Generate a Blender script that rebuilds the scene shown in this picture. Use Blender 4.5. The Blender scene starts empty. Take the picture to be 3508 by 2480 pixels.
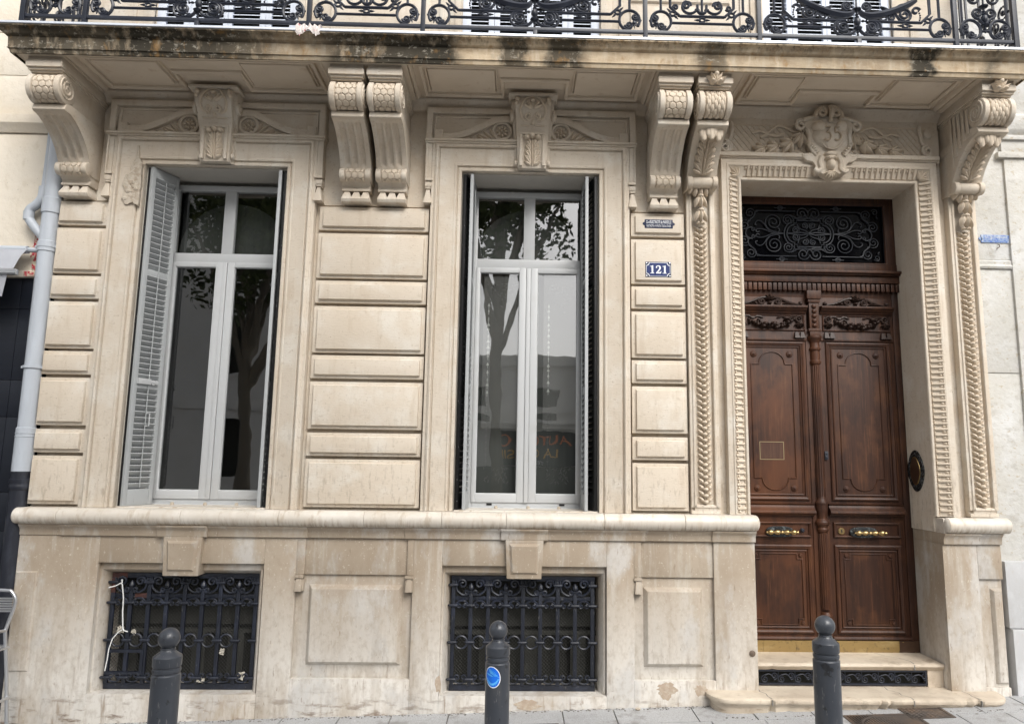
import bpy, bmesh, math, random
from mathutils import Vector, Matrix
R = math.radians
pi = math.pi
sc = bpy.context.scene
col = sc.collection
rnd = random.Random(7)

# ---------------------------------------------------------------- camera
cam = bpy.data.cameras.new('camera')
camo = bpy.data.objects.new('camera', cam)
col.objects.link(camo)
cam.sensor_fit = 'HORIZONTAL'
cam.sensor_width = 36
cam.lens = 2508.0 * 36 / 3508
cam.shift_x = (1754 - 1836.35) / 3508
cam.shift_y = (1206.1 - 1240) / 3508
cam.clip_start = .05
cam.clip_end = 500
cr, cu, cf = Vector((.99957, -.02644, .01274)), Vector((-.01646, -.14540, .98924)), Vector((.02430, .98902, .14577))
mw = Matrix((cr, cu, -cf)).transposed().to_4x4()
mw.translation = Vector((0, -5.83, 1.8))
camo.matrix_world = mw
sc.camera = camo

# ---------------------------------------------------------------- light
SUN_EL, SUN_AZ = 42, 22          # azimuth: degrees to the right of straight behind the camera
world = bpy.data.worlds.new('World')
sc.world = world
world.use_nodes = True
wn = world.node_tree
sky = wn.nodes.new('ShaderNodeTexSky')
sky.sky_type = 'NISHITA'
sky.sun_disc = False
sky.sun_elevation = R(SUN_EL)
sky.sun_rotation = R(180 - SUN_AZ)
sky.dust_density = 4
sky.air_density = 1
hs = wn.nodes.new('ShaderNodeHueSaturation')      # overcast: the cloud layer takes most of the blue out
hs.inputs['Saturation'].default_value = .22
bg = wn.nodes['Background']
bg.inputs['Strength'].default_value = .15
wn.links.new(sky.outputs[0], hs.inputs['Color'])
wn.links.new(hs.outputs[0], bg.inputs['Color'])
sl = bpy.data.lights.new('sun', 'SUN')
sl.energy = 1.35
sl.angle = R(35)
sl.color = (1, .97, .92)
so = bpy.data.objects.new('sun', sl)
col.objects.link(so)
d = Vector((math.sin(R(SUN_AZ)) * math.cos(R(SUN_EL)), -math.cos(R(SUN_AZ)) * math.cos(R(SUN_EL)), math.sin(R(SUN_EL))))
so.rotation_euler = d.to_track_quat('Z', 'Y').to_euler()
so.location = d * 30
sc.view_settings.view_transform = 'Standard'
sc.view_settings.look = 'None'
sc.view_settings.gamma = 1
sc.view_settings.exposure = .70

# ---------------------------------------------------------------- materials
def mat(name, base, rough=.6, spec=.4, metal=0, layers=(), bump=(), coat=0):
    """layers: (scale xyz, detail, lo, hi, colour, amount, mask) ; mask = (axis, a, b) linear ramp or None"""
    m = bpy.data.materials.new(name)
    m.use_nodes = True
    nt = m.node_tree
    N, Lk = nt.nodes.new, nt.links.new
    p = nt.nodes['Principled BSDF']
    p.inputs['Roughness'].default_value = rough
    p.inputs['Specular IOR Level'].default_value = spec
    p.inputs['Metallic'].default_value = metal
    if coat:
        p.inputs['Coat Weight'].default_value = coat
        p.inputs['Coat Roughness'].default_value = .25
    geo = N('ShaderNodeNewGeometry')
    pos = geo.outputs['Position']
    c = N('ShaderNodeRGB')
    c.outputs[0].default_value = (*base, 1)
    cur = c.outputs[0]
    def noise(scale, detail, off=0):
        mp = N('ShaderNodeMapping')
        mp.inputs['Scale'].default_value = scale
        mp.inputs['Location'].default_value = (off, off * .7, off * .3)
        Lk(pos, mp.inputs['Vector'])
        n = N('ShaderNodeTexNoise')
        n.inputs['Scale'].default_value = 1
        n.inputs['Detail'].default_value = detail
        n.inputs['Roughness'].default_value = .62
        Lk(mp.outputs[0], n.inputs['Vector'])
        return n.outputs['Fac']
    def ramp(v, a, b):
        r = N('ShaderNodeMapRange')
        r.inputs['From Min'].default_value = a
        r.inputs['From Max'].default_value = b
        Lk(v, r.inputs['Value'])
        return r.outputs[0]
    def mul(a, b):
        x = N('ShaderNodeMath')
        x.operation = 'MULTIPLY'
        Lk(a, x.inputs[0])
        if isinstance(b, (int, float)):
            x.inputs[1].default_value = b
        else:
            Lk(b, x.inputs[1])
        return x.outputs[0]
    for i, l in enumerate(layers):
        s, det, lo, hi, cc, amt = l[:6]
        f = mul(ramp(noise(s, det, i * 3.7 + 1.3), lo, hi), amt)
        for mk in l[6:]:
            sep = N('ShaderNodeSeparateXYZ')
            Lk(pos, sep.inputs[0])
            if mk[0] == 'ramp':        # along x: list of (x, value)
                cr_ = N('ShaderNodeValToRGB')
                els = cr_.color_ramp.elements
                pts = mk[1]
                while len(els) < len(pts):
                    els.new(.5)
                for e, (xx, vv) in zip(els, pts):
                    e.position = (xx + 4) / 8
                    e.color = (vv, vv, vv, 1)
                nz = N('ShaderNodeMath')
                nz.operation = 'ADD'
                Lk(ramp(sep.outputs[0], -4, 4), nz.inputs[0])
                w = N('ShaderNodeMath')
                w.operation = 'MULTIPLY_ADD'
                Lk(noise((4, 4, 9), 4, 5), w.inputs[0])
                w.inputs[1].default_value = .03
                w.inputs[2].default_value = -.015
                Lk(w.outputs[0], nz.inputs[1])
                Lk(nz.outputs[0], cr_.inputs[0])
                f = mul(f, cr_.outputs[0])
            else:
                f = mul(f, ramp(sep.outputs['xyz'.index(mk[0])], mk[1], mk[2]))
        mx = N('ShaderNodeMix')
        mx.data_type = 'RGBA'
        Lk(f, mx.inputs[0])
        Lk(cur, mx.inputs[6])
        mx.inputs[7].default_value = (*cc, 1)
        cur = mx.outputs[2]
    Lk(cur, p.inputs['Base Color'])
    prev = None
    for s, det, st, dist in bump:
        b = N('ShaderNodeBump')
        b.inputs['Strength'].default_value = st
        b.inputs['Distance'].default_value = dist
        Lk(noise(s, det, 9), b.inputs['Height'])
        if prev:
            Lk(prev, b.inputs['Normal'])
        prev = b.outputs[0]
    if prev:
        Lk(prev, p.inputs['Normal'])
    return m

fine = ((90, 90, 90), 3, .25, .0025)
cream = mat('cream_paint', (.595, .525, .435), .75, .3, layers=(
    ((1.3, 1.3, 1.0), 4, .42, .66, (.53, .445, .345), .6),
    ((4, 4, 4), 5, .50, .68, (.65, .61, .54), .7),
    ((14, 14, 2.2), 4, .56, .72, (.46, .37, .27), .45),
    ((22, 22, 30), 4, .60, .68, (.45, .37, .28), .5),
    ((34, 34, 9), 5, .54, .66, (.33, .27, .205), .55, ('z', 2.5, 1.5)),
    ((26, 26, 130), 3, .645, .69, (.33, .265, .195), .6),
    ((75, 75, 50), 2, .68, .74, (.28, .21, .15), .6)),
    bump=(((26, 26, 130), 3, .35, .004), ((5, 5, 5), 4, .25, .006), fine))
ornament_paint = mat('ornament_paint', (.60, .515, .41), .75, .3, layers=(
    ((3, 3, 2), 5, .45, .7, (.53, .44, .34), .6),
    ((30, 30, 20), 4, .55, .75, (.41, .32, .24), .35)), bump=(fine,))
soffit_paint = mat('soffit_paint', (.66, .57, .46), .8, .25, layers=(
    ((2, 3, 2), 5, .45, .7, (.56, .47, .36), .6),
    ((9, 9, 9), 4, .6, .72, (.42, .29, .18), .4)), bump=(((6, 6, 6), 4, .2, .005), fine))
plinth_stone = mat('plinth_limestone', (.318, .255, .188), .5, .4, layers=(
    ((1.6, 1.6, .9), 5, .40, .60, (.40, .335, .26), .8),
    ((3.2, 3.2, .9), 5, .35, .54, (.64, .61, .56), .95, ('z', .95, .15)),
    ((2.4, 2.4, 1.2), 5, .52, .62, (.50, .485, .46), .75),
    ((11, 11, .9), 5, .55, .68, (.50, .465, .41), .55),
    ((26, 26, 16), 5, .48, .66, (.29, .23, .17), .36),
    ((20, 20, 2.0), 5, .58, .70, (.23, .165, .11), .75, ('z', .62, .0)),
    ((7, 7, .5), 5, .54, .68, (.33, .27, .205), .4),
    ((6, 6, 22), 5, .55, .66, (.17, .12, .085), .85, ('z', .14, -.10)),
    ((34, 34, 10), 4, .64, .71, (.22, .16, .11), .55),
    ((60, 60, 45), 3, .62, .70, (.60, .54, .44), .55),
    ((48, 48, 30), 3, .68, .74, (.25, .18, .125), .4)),
    bump=(((10, 10, 6), 5, .3, .004), ((70, 70, 50), 3, .3, .002)))
sill_stone = mat('sill_limestone', (.57, .52, .45), .42, .45, layers=(
    ((3, 3, 3), 5, .45, .65, (.70, .66, .60), .8),
    ((9, 4, 4), 5, .55, .72, (.50, .41, .31), .6),
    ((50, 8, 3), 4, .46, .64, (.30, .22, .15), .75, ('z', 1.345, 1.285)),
    ((16, 5, 5), 5, .56, .66, (.40, .32, .23), .6),
    ((50, 50, 50), 3, .68, .76, (.32, .25, .19), .5)),
    bump=(((12, 12, 12), 4, .25, .004), fine))
step_stone = mat('step_limestone', (.50, .425, .335), .5, .4, layers=(
    ((12, 12, 12), 5, .52, .64, (.36, .29, .22), .6),
    ((4, 4, 4), 5, .60, .64, (.20, .15, .10), .5),
    ((2, 2, 4), 5, .42, .66, (.70, .62, .50), .8),
    ((8, 3, 30), 5, .56, .70, (.22, .15, .09), .7, ('z', .105, .02)),
    ((14, 14, 14), 5, .60, .72, (.38, .28, .19), .6)),
    bump=(((14, 14, 14), 5, .4, .006), fine))
FR = [(-4, .75), (-3.6, .95), (-3.2, .85), (-2.9, 1), (-2.3, .95), (-2.0, .8), (-1.75, .25), (-1.6, .35), (-1.4, .9), (-.55, 1), (-.45, .1), (-.2, 0), (-.16, .85), (0, .85), (.05, .1), (.16, .15), (.2, .9), (.42, .9), (.48, .25), (.6, .05), (1.3, .15), (1.36, .75), (1.52, .7), (1.56, .2), (2.5, .35), (2.93, .3), (2.97, .95), (3.16, 1), (3.2, .15), (3.5, .2), (3.6, .75), (3.68, .25)]
fascia_stone = mat('stained_fascia_stone', (.58, .47, .33), .8, .25, layers=(
    ((6, 6, 14), 5, .40, .68, (.37, .27, .17), .9),
    ((20, 20, 5), 5, .50, .70, (.66, .58, .45), .6),
    ((11, 11, 4), 6, .25, .47, (.024, .022, .016), .97, ('ramp', FR)),
    ((30, 30, 12), 5, .50, .62, (.04, .036, .026), .75, ('z', 4.86, 4.93)),
    ((26, 26, 40), 5, .57, .66, (.50, .46, .38), .55, ('ramp', FR)),
    ((14, 14, 8), 4, .58, .7, (.30, .17, .06), .6)),
    bump=(((16, 16, 16), 5, .5, .006), ((80, 80, 60), 3, .4, .003)))
zinc = mat('zinc_flashing', (.62, .65, .70), .45, .5, .5, layers=(((9, 9, 9), 4, .5, .7, (.48, .50, .53), .6),))
iron = mat('blue_black_iron', (.011, .014, .024), .42, .5, layers=(
    ((8, 8, 8), 4, .5, .72, (.026, .032, .050), .7), ((40, 40, 40), 3, .66, .74, (.10, .10, .11), .5)),
    bump=(((60, 60, 60), 3, .2, .002),))
rust_iron = mat('rusty_iron', (.06, .03, .028), .7, .3, layers=(((12, 12, 12), 4, .45, .65, (.10, .04, .028), .8),))
bar_iron = mat('dusty_blue_iron', (.0085, .011, .019), .42, .5, layers=(
    ((14, 14, 5), 5, .5, .70, (.024, .030, .050), .8), ((50, 50, 25), 3, .62, .72, (.12, .115, .11), .5)),
    bump=(((60, 60, 60), 3, .2, .002),))
grille_iron = mat('grey_wrought_iron', (.024, .027, .034), .55, .4)
white_frame = mat('grey_white_window_frame', (.47, .48, .485), .38, .5, layers=(
    ((5, 5, 5), 4, .5, .72, (.42, .42, .41), .6), ((60, 60, 20), 3, .70, .78, (.3, .28, .25), .4)))
reveal_paint = mat('reveal_paint', (.52, .49, .44), .7, .3, layers=(((4, 4, 4), 4, .45, .7, (.44, .42, .38), .5),), bump=(fine,))
shutter_paint = mat('grey_shutter_paint', (.38, .395, .40), .5, .45, layers=(
    ((6, 6, 6), 4, .5, .72, (.36, .37, .37), .5), ((70, 70, 30), 3, .66, .73, (.20, .17, .14), .6)))
gap_shade = mat('painted_gap_shade', (.0045, .0045, .005), .5, .35, layers=(((80, 80, 80), 2, .70, .74, (.5, .5, .5), .8),))  # shade of the reveal gap put into the leaf's colour
pale_shutter = mat('white_shutter_sky_tint', (.62, .66, .74), .55, .4, layers=(((30, 30, 3), 4, .5, .7, (.52, .56, .63), .6),))  # white paint with bluish sky light mixed into its colour
plastic = mat('grey_plastic_pipe', (.41, .44, .48), .38, .5, layers=(
    ((12, 12, 2), 4, .48, .72, (.48, .52, .57), .7), ((50, 50, 30), 3, .66, .75, (.25, .27, .3), .5)))
cast = mat('black_cast_pipe', (.012, .014, .022), .45, .5, layers=(((14, 14, 5), 4, .5, .7, (.04, .045, .06), .7),))
wood = mat('brown_varnished_wood', (.043, .0165, .0085), .50, .32, layers=(
    ((30, 30, 1.4), 5, .42, .62, (.022, .0085, .005), .85),
    ((2.0, 2.0, 1.2), 4, .42, .60, (.105, .037, .014), .95, ('x', 3.1, 1.9)),
    ((6, 6, 4), 4, .52, .64, (.085, .034, .014), .5),
    ((70, 70, 3), 4, .56, .68, (.12, .05, .022), .5),
    ((9, 9, 3), 4, .56, .7, (.018, .0085, .006), .6)),
    bump=(((50, 50, 3), 4, .15, .002),), coat=.0)
carved_wood = mat('darkened_carved_wood', (.026, .0125, .0085), .62, .3, layers=(
    ((20, 20, 20), 4, .45, .7, (.048, .03, .022), .7),), bump=(fine,), coat=.12)
dark_wood = mat('black_stained_wood', (.03, .016, .012), .4, .5, layers=(((20, 20, 3), 4, .5, .7, (.07, .05, .042), .6),))
brass = mat('polished_brass', (.44, .32, .15), .34, .5, 1)
brass_plate = mat('worn_brass_plate', (.30, .205, .08), .5, .5, .5, layers=(
    ((6, 6, 6), 4, .42, .66, (.26, .18, .07), .8), ((30, 30, 30), 4, .56, .68, (.12, .085, .045), .7), ((3, 3, 8), 4, .55, .7, (.45, .34, .16), .6)))
marble = mat('black_marble', (.012, .014, .015), .25, .5, layers=(((36, 36, 36), 5, .54, .62, (.10, .115, .12), .8), ((60, 60, 60), 4, .62, .68, (.25, .26, .26), .6)))
copper = mat('brown_copper', (.055, .028, .016), .35, .5, .2, layers=(((8, 8, 8), 4, .45, .65, (.085, .05, .03), .7),))
granite = mat('granite_slab', (.38, .385, .39), .65, .35, layers=(
    ((2, 2, 2), 4, .42, .68, (.46, .465, .47), .7),
    ((110, 110, 110), 2, .50, .62, (.26, .25, .24), .7),
    ((90, 90, 90), 2, .60, .70, (.56, .56, .55), .7),
    ((5, 5, 5), 5, .56, .68, (.21, .20, .185), .7)),
    bump=(((60, 60, 60), 3, .3, .003),))
joint_dirt = mat('joint_dirt', (.20, .19, .175), .9, .2, layers=(((30, 30, 30), 4, .45, .7, (.26, .24, .2), .6),))
asphalt = mat('asphalt', (.055, .055, .057), .85, .3, layers=(((120, 120, 120), 2, .5, .7, (.12, .12, .12), .6),))
cover_iron = mat('manhole_iron', (.10, .085, .075), .6, .4, .3, layers=(((9, 9, 9), 5, .45, .68, (.20, .135, .09), .7),), bump=(((90, 90, 90), 3, .5, .003),))
bollard_paint = mat('anthracite_bollard_paint', (.042, .047, .057), .33, .5, layers=(
    ((6, 6, 3), 4, .5, .72, (.066, .072, .084), .7), ((90, 90, 14), 3, .65, .68, (.16, .16, .16), .7), ((16, 16, 16), 4, .60, .64, (.014, .014, .015), .85), ((5, 5, 1.5), 4, .55, .7, (.085, .085, .085), .6), ((10, 10, 2), 4, .55, .65, (.10, .09, .075), .6, ('z', .35, .0))),
    bump=(((120, 120, 120), 2, .12, .001),))
left_plaster = mat('cream_plaster', (.69, .63, .535), .85, .25, layers=(
    ((2, 2, 2), 5, .45, .7, (.61, .53, .415), .6), ((11, 11, 7), 5, .58, .74, (.50, .42, .31), .5), ((60, 60, 60), 2, .72, .77, (.12, .1, .08), .6)),
    bump=(((14, 14, 14), 5, .55, .012), fine))
right_plaster = mat('pale_grey_plaster', (.52, .505, .465), .85, .25, layers=(
    ((2.5, 2.5, 2.5), 5, .45, .65, (.63, .63, .62), .8), ((9, 9, 14), 5, .54, .66, (.42, .40, .36), .7), ((24, 24, 40), 4, .60, .66, (.40, .32, .20), .6)),
    bump=(((20, 20, 24), 5, .6, .01), fine))
right_stone = mat('pale_grey_stone', (.46, .46, .46), .6, .35, layers=(((5, 5, 3), 5, .45, .66, (.58, .59, .60), .8), ((40, 40, 20), 4, .6, .72, (.44, .4, .35), .5)), bump=(((30, 30, 30), 4, .3, .004),))
dark_panel = mat('slate_blue_panel', (.006, .008, .014), .45, .4, layers=(((4, 4, 20), 4, .5, .7, (.010, .013, .021), .6),))
canvas = mat('grey_awning_canvas', (.34, .35, .38), .8, .2, layers=(((9, 9, 9), 4, .45, .7, (.40, .41, .44), .6),))
alu = mat('brushed_aluminium', (.62, .63, .65), .28, .5, .9)
white_paint = mat('white_enamel', (.75, .77, .80), .3, .5)
blue_enamel = mat('blue_enamel', (.0015, .016, .105), .4, .35)
navy_enamel = mat('navy_enamel', (.006, .013, .048), .45, .35, layers=(((60, 60, 60), 3, .6, .72, (.04, .06, .12), .5),))
faded_blue = mat('faded_blue_enamel', (.22, .30, .46), .55, .4, layers=(((60, 60, 90), 3, .48, .62, (.04, .11, .42), .9), ((50, 50, 20), 3, .56, .66, (.6, .62, .66), .7)))
faded_ink = mat('faded_white_enamel', (.55, .58, .62), .6, .3)
sticker_blue = mat('sticker_blue', (.008, .15, .72), .4, .5)
sticker_light = mat('sticker_light_blue', (.10, .42, .85), .4, .5)
white_vinyl = mat('white_vinyl', (.8, .83, .86), .4, .5)
numeral_shade = mat('incised_line_shade', (.42, .34, .25), .8, .2)  # darker tone stands in for the shadow in the incised lines
paper = mat('crumpled_paper', (.46, .43, .37), .9, .2, layers=(((40, 40, 40), 3, .5, .65, (.40, .36, .3), .6),))
cord_white = mat('white_cord', (.74, .74, .72), .7, .3)
rag = mat('stained_white_cloth', (.66, .60, .57), .9, .2, layers=(((26, 26, 26), 3, .58, .66, (.50, .14, .15), .8),))
red_paint = mat('red_paint_on_plaster', (.62, .54, .42), .85, .2, layers=(((36, 36, 30), 4, .47, .52, (.42, .02, .045), .95), ((14, 14, 14), 4, .55, .6, (.42, .36, .29), .7)), bump=(((20, 20, 20), 5, .6, .01),))
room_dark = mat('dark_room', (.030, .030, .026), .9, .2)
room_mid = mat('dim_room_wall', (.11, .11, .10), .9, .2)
backing_grey = mat('pane_backing', (.10, .105, .098), .9, .2, layers=(((9, 9, .6), 4, .4, .65, (.065, .068, .063), .8),))  # tone of the sheets added behind the panes to lighten them
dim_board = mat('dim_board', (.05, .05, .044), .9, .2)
mesh_wire = mat('wire_mesh', (.06, .06, .058), .6, .4, .5)
frost = mat('frosted_film', (.17, .168, .16), .5, .3, layers=(((2.5, 1.5, .9), 3, .4, .7, (.27, .265, .25), .8), ((60, 60, 60), 2, .5, .7, (.10, .10, .095), .4)))
def thin(m, k):                                                # a translucent film: part of the light goes straight through
    nt = m.node_tree
    t = nt.nodes.new('ShaderNodeBsdfTransparent')
    mx = nt.nodes.new('ShaderNodeMixShader')
    mx.inputs[0].default_value = k
    nt.links.new(t.outputs[0], mx.inputs[1])
    nt.links.new(nt.nodes['Principled BSDF'].outputs[0], mx.inputs[2])
    nt.links.new(mx.outputs[0], nt.nodes['Material Output'].inputs['Surface'])
thin(frost, .55)
etched = mat('clear_etched_motif', (.46, .46, .43), .5, .4)
etch_dark = mat('clear_etched_leaves', (.12, .12, .115), .4, .4)
leafm = mat('plane_tree_leaves', (.085, .11, .045), .6, .3, layers=(((3, 3, 3), 3, .45, .65, (.12, .15, .06), .8),))
bark = mat('grey_bark', (.20, .18, .15), .9, .2, layers=(((9, 9, 3), 4, .5, .65, (.22, .19, .15), .8),), bump=(((20, 20, 6), 4, .6, .02),))
far_cream = mat('far_facade_paint', (.82, .80, .76), .8, .3, layers=(((1, 1, 1), 4, .45, .7, (.72, .69, .63), .6),))
orange_letters = mat('orange_letters', (.95, .20, .02), .4, .4)
yellow_letters = mat('yellow_letters', (.95, .48, .03), .4, .4)
grime_patch = mat('bare_render_patch', (.40, .32, .245), .9, .2, layers=(((30, 30, 30), 4, .45, .68, (.50, .44, .36), .8),), bump=(((30, 30, 30), 5, .6, .01),))
chip = mat('chipped_cement', (.50, .44, .36), .9, .2, layers=(((24, 24, 24), 5, .45, .62, (.36, .29, .22), .8),), bump=(((24, 24, 24), 5, .8, .012),))

def glass_mat(name, ior=1.9, tint=(.86, .88, .88)):
    m = bpy.data.materials.new(name)
    m.use_nodes = True
    nt = m.node_tree
    nt.nodes.remove(nt.nodes['Principled BSDF'])
    out = nt.nodes['Material Output']
    t = nt.nodes.new('ShaderNodeBsdfTransparent')
    t.inputs[0].default_value = (*tint, 1)
    g = nt.nodes.new('ShaderNodeBsdfGlossy')
    g.inputs['Roughness'].default_value = .012
    f = nt.nodes.new('ShaderNodeFresnel')
    geo = nt.nodes.new('ShaderNodeNewGeometry')
    io = nt.nodes.new('ShaderNodeMath')                # a thin pane: the same reflection from either side
    io.operation = 'MULTIPLY_ADD'
    io.inputs[1].default_value = 1 / ior - ior
    io.inputs[2].default_value = ior
    nt.links.new(geo.outputs['Backfacing'], io.inputs[0])
    nt.links.new(io.outputs[0], f.inputs['IOR'])
    mp = nt.nodes.new('ShaderNodeMapping')
    mp.inputs['Scale'].default_value = (3, 3, 2)
    nz = nt.nodes.new('ShaderNodeTexNoise')
    nz.inputs['Scale'].default_value = 1
    b = nt.nodes.new('ShaderNodeBump')
    b.inputs['Strength'].default_value = .06
    b.inputs['Distance'].default_value = .02
    mx = nt.nodes.new('ShaderNodeMixShader')
    lk = nt.links.new
    lk(geo.outputs['Position'], mp.inputs['Vector'])
    lk(mp.outputs[0], nz.inputs['Vector'])
    lk(nz.outputs['Fac'], b.inputs['Height'])
    lk(b.outputs[0], g.inputs['Normal'])
    lk(f.outputs[0], mx.inputs[0])
    lk(t.outputs[0], mx.inputs[1])
    lk(g.outputs[0], mx.inputs[2])
    lk(mx.outputs[0], out.inputs['Surface'])
    return m
glass = glass_mat('window_glass', 2.8)

# ---------------------------------------------------------------- geometry helpers
class MB:
    def __init__(s):
        s.v, s.f, s.ch = [], [], []
    def add(s, vs, fs):
        o = len(s.v)
        s.ch.append((o, o + len(vs), len(s.f), len(s.f) + len(fs)))
        s.v += [tuple(x) for x in vs]
        s.f += [tuple(i + o for i in f) for f in fs]
        return s
    def box(s, x0, x1, y0, y1, z0, z1):
        return s.frus(x0, x1, z0, z1, y1, x0, x1, z0, z1, y0)
    def frus(s, x0, x1, z0, z1, yb, a0, a1, c0, c1, yf):
        """solid between a back rectangle at yb and a front rectangle at yf"""
        v = [(x0, yb, z0), (x1, yb, z0), (x1, yb, z1), (x0, yb, z1), (a0, yf, c0), (a1, yf, c0), (a1, yf, c1), (a0, yf, c1)]
        return s.add(v, [(0, 1, 2, 3), (7, 6, 5, 4), (4, 5, 1, 0), (5, 6, 2, 1), (6, 7, 3, 2), (7, 4, 0, 3)])
    def panel(s, x0, x1, z0, z1, yb, yf, b=.012):
        return s.frus(x0, x1, z0, z1, yb, x0 + b, x1 - b, z0 + b, z1 - b, yf)
    def prism(s, poly, a, b, M=lambda p, q, h: (p, h, q)):
        n = len(poly)
        v = [M(p, q, a) for p, q in poly] + [M(p, q, b) for p, q in poly]
        f = [tuple(range(n)), tuple(range(2 * n - 1, n - 1, -1))]
        f += [(i, (i + 1) % n, n + (i + 1) % n, n + i) for i in range(n)]
        return s.add(v, f)
    def mould(s, path, prof, closed=False, M=lambda p, q, h: (p, h, q)):
        """sweep profile [(u, h)] along a polyline, u to the left of travel, mitred"""
        n = len(path)
        vs = []
        for i in range(n):
            p = Vector(path[i])
            d0 = (p - Vector(path[i - 1])).normalized() if (i or closed) else None
            d1 = (Vector(path[(i + 1) % n]) - p).normalized() if (i < n - 1 or closed) else None
            d0 = d0 or d1
            d1 = d1 or d0
            n0, n1 = Vector((-d0.y, d0.x)), Vector((-d1.y, d1.x))
            m = n0 + n1
            m = m / max(.2, m.dot(n0))
            for u, h in prof:
                q = p + m * u
                vs.append(M(q.x, q.y, h))
        k = len(prof)
        fs = []
        for i in range(n if closed else n - 1):
            j = (i + 1) % n
            fs += [(i * k + t, i * k + t + 1, j * k + t + 1, j * k + t) for t in range(k - 1)]
        if not closed:
            fs += [tuple(range(k)), tuple((n - 1) * k + t for t in range(k))[::-1]]
        return s.add(vs, fs)
    def tube(s, pts, r, n=6, closed=False, flat=1.0):
        """flat <1 squashes the section along y"""
        P = [Vector(p) for p in pts]
        m = len(P)
        rr = r if hasattr(r, '__len__') else [r] * m
        vs = []
        up = Vector((0, 1, 0))
        for i in range(m):
            a = P[i - 1] if (i or closed) else P[i]
            b = P[(i + 1) % m] if (i < m - 1 or closed) else P[i]
            t = (b - a)
            t = t.normalized() if t.length > 1e-9 else Vector((0, 0, 1))
            s1 = t.cross(up)
            if s1.length < .05:
                s1 = t.cross(Vector((1, 0, 0)))
            s1.normalize()
            s2 = s1.cross(t)
            for k in range(n):
                ang = 2 * pi * (k + .5) / n
                vs.append(P[i] + (s1 * math.cos(ang) + s2 * math.sin(ang) * flat) * rr[i])
        fs = []
        for i in range(m if closed else m - 1):
            j = (i + 1) % m
            fs += [(i * n + k, i * n + (k + 1) % n, j * n + (k + 1) % n, j * n + k) for k in range(n)]
        if not closed:
            fs += [tuple(range(n))[::-1], tuple((m - 1) * n + k for k in range(n))]
        return s.add(vs, fs)
    def lathe(s, prof, c, n=16, axis='z'):
        vs = []
        for r, h in prof:
            for k in range(n):
                a = 2 * pi * k / n
                p, q = r * math.cos(a), r * math.sin(a)
                e = {'z': (p, q, h), 'x': (h, p, q), 'y': (p, h, q)}[axis]
                vs.append((c[0] + e[0], c[1] + e[1], c[2] + e[2]))
        fs = [(i * n + k, i * n + (k + 1) % n, (i + 1) * n + (k + 1) % n, (i + 1) * n + k) for i in range(len(prof) - 1) for k in range(n)]
        fs += [tuple(range(n))[::-1], tuple((len(prof) - 1) * n + k for k in range(n))]
        return s.add(vs, fs)
    def ball(s, c, rx, ry=None, rz=None, nu=10, nv=6):
        ry, rz = ry or rx, rz or rx
        vs = [(c[0], c[1], c[2] + rz)]
        for i in range(1, nv):
            a = pi * i / nv
            for k in range(nu):
                b = 2 * pi * k / nu
                vs.append((c[0] + rx * math.sin(a) * math.cos(b), c[1] + ry * math.sin(a) * math.sin(b), c[2] + rz * math.cos(a)))
        vs.append((c[0], c[1], c[2] - rz))
        e = len(vs) - 1
        fs = [(0, 1 + k, 1 + (k + 1) % nu) for k in range(nu)]
        fs += [(1 + (i - 1) * nu + k, 1 + i * nu + k, 1 + i * nu + (k + 1) % nu, 1 + (i - 1) * nu + (k + 1) % nu) for i in range(1, nv - 1) for k in range(nu)]
        o = 1 + (nv - 2) * nu
        fs += [(o + k, e, o + (k + 1) % nu) for k in range(nu)]
        return s.add(vs, fs)
    def dome(s, M, u, v, a, b, h, ang=0, n=10, m=3, pow_=2):
        """half ellipsoid lying on the surface M(u, v, height)"""
        h *= 1.3
        ca, sa = math.cos(ang), math.sin(ang)
        vs = [M(u, v, h)]
        for i in range(1, m + 1):
            r = i / m
            hh = h * (1 - r ** pow_) ** .5 if r < 1 else -.004
            for k in range(n):
                t = 2 * pi * k / n
                p, q = a * r * math.cos(t), b * r * math.sin(t)
                vs.append(M(u + p * ca - q * sa, v + p * sa + q * ca, hh))
        fs = [(0, 1 + k, 1 + (k + 1) % n) for k in range(n)]
        fs += [(1 + (i - 1) * n + k, 1 + i * n + k, 1 + i * n + (k + 1) % n, 1 + (i - 1) * n + (k + 1) % n) for i in range(1, m) for k in range(n)]
        return s.add(vs, fs)
    def leaf(s, M, u, v, ang, L, W, h=.014, curl=0.0, n=6):
        """pointed leaf from (u, v) towards ang with a raised rib"""
        h *= 1.35
        ca, sa = math.cos(ang), math.sin(ang)
        vs, fs = [], []
        for i in range(n + 1):
            t = i / n
            w = W * max(.04, math.sin(pi * min(1, t * .93 + .07)) ** .8) * (1 - .25 * t)
            hb = h * (.6 + .4 * math.sin(pi * t)) + curl * t * t
            for kx, kh in ((-1, 0), (-.5, .75), (0, 1.0 if i % n else .8), (.5, .75), (1, 0)):
                p, q = t * L, kx * w / 2
                vs.append(M(u + p * ca - q * sa, v + p * sa + q * ca, hb * kh + (curl * t * t if kh == 0 else 0) - (.003 if kh == 0 else 0)))
        for i in range(n):
            fs += [(i * 5 + k, i * 5 + k + 1, i * 5 + k + 6, i * 5 + k + 5) for k in range(4)]
        return s.add(vs, fs)
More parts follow.
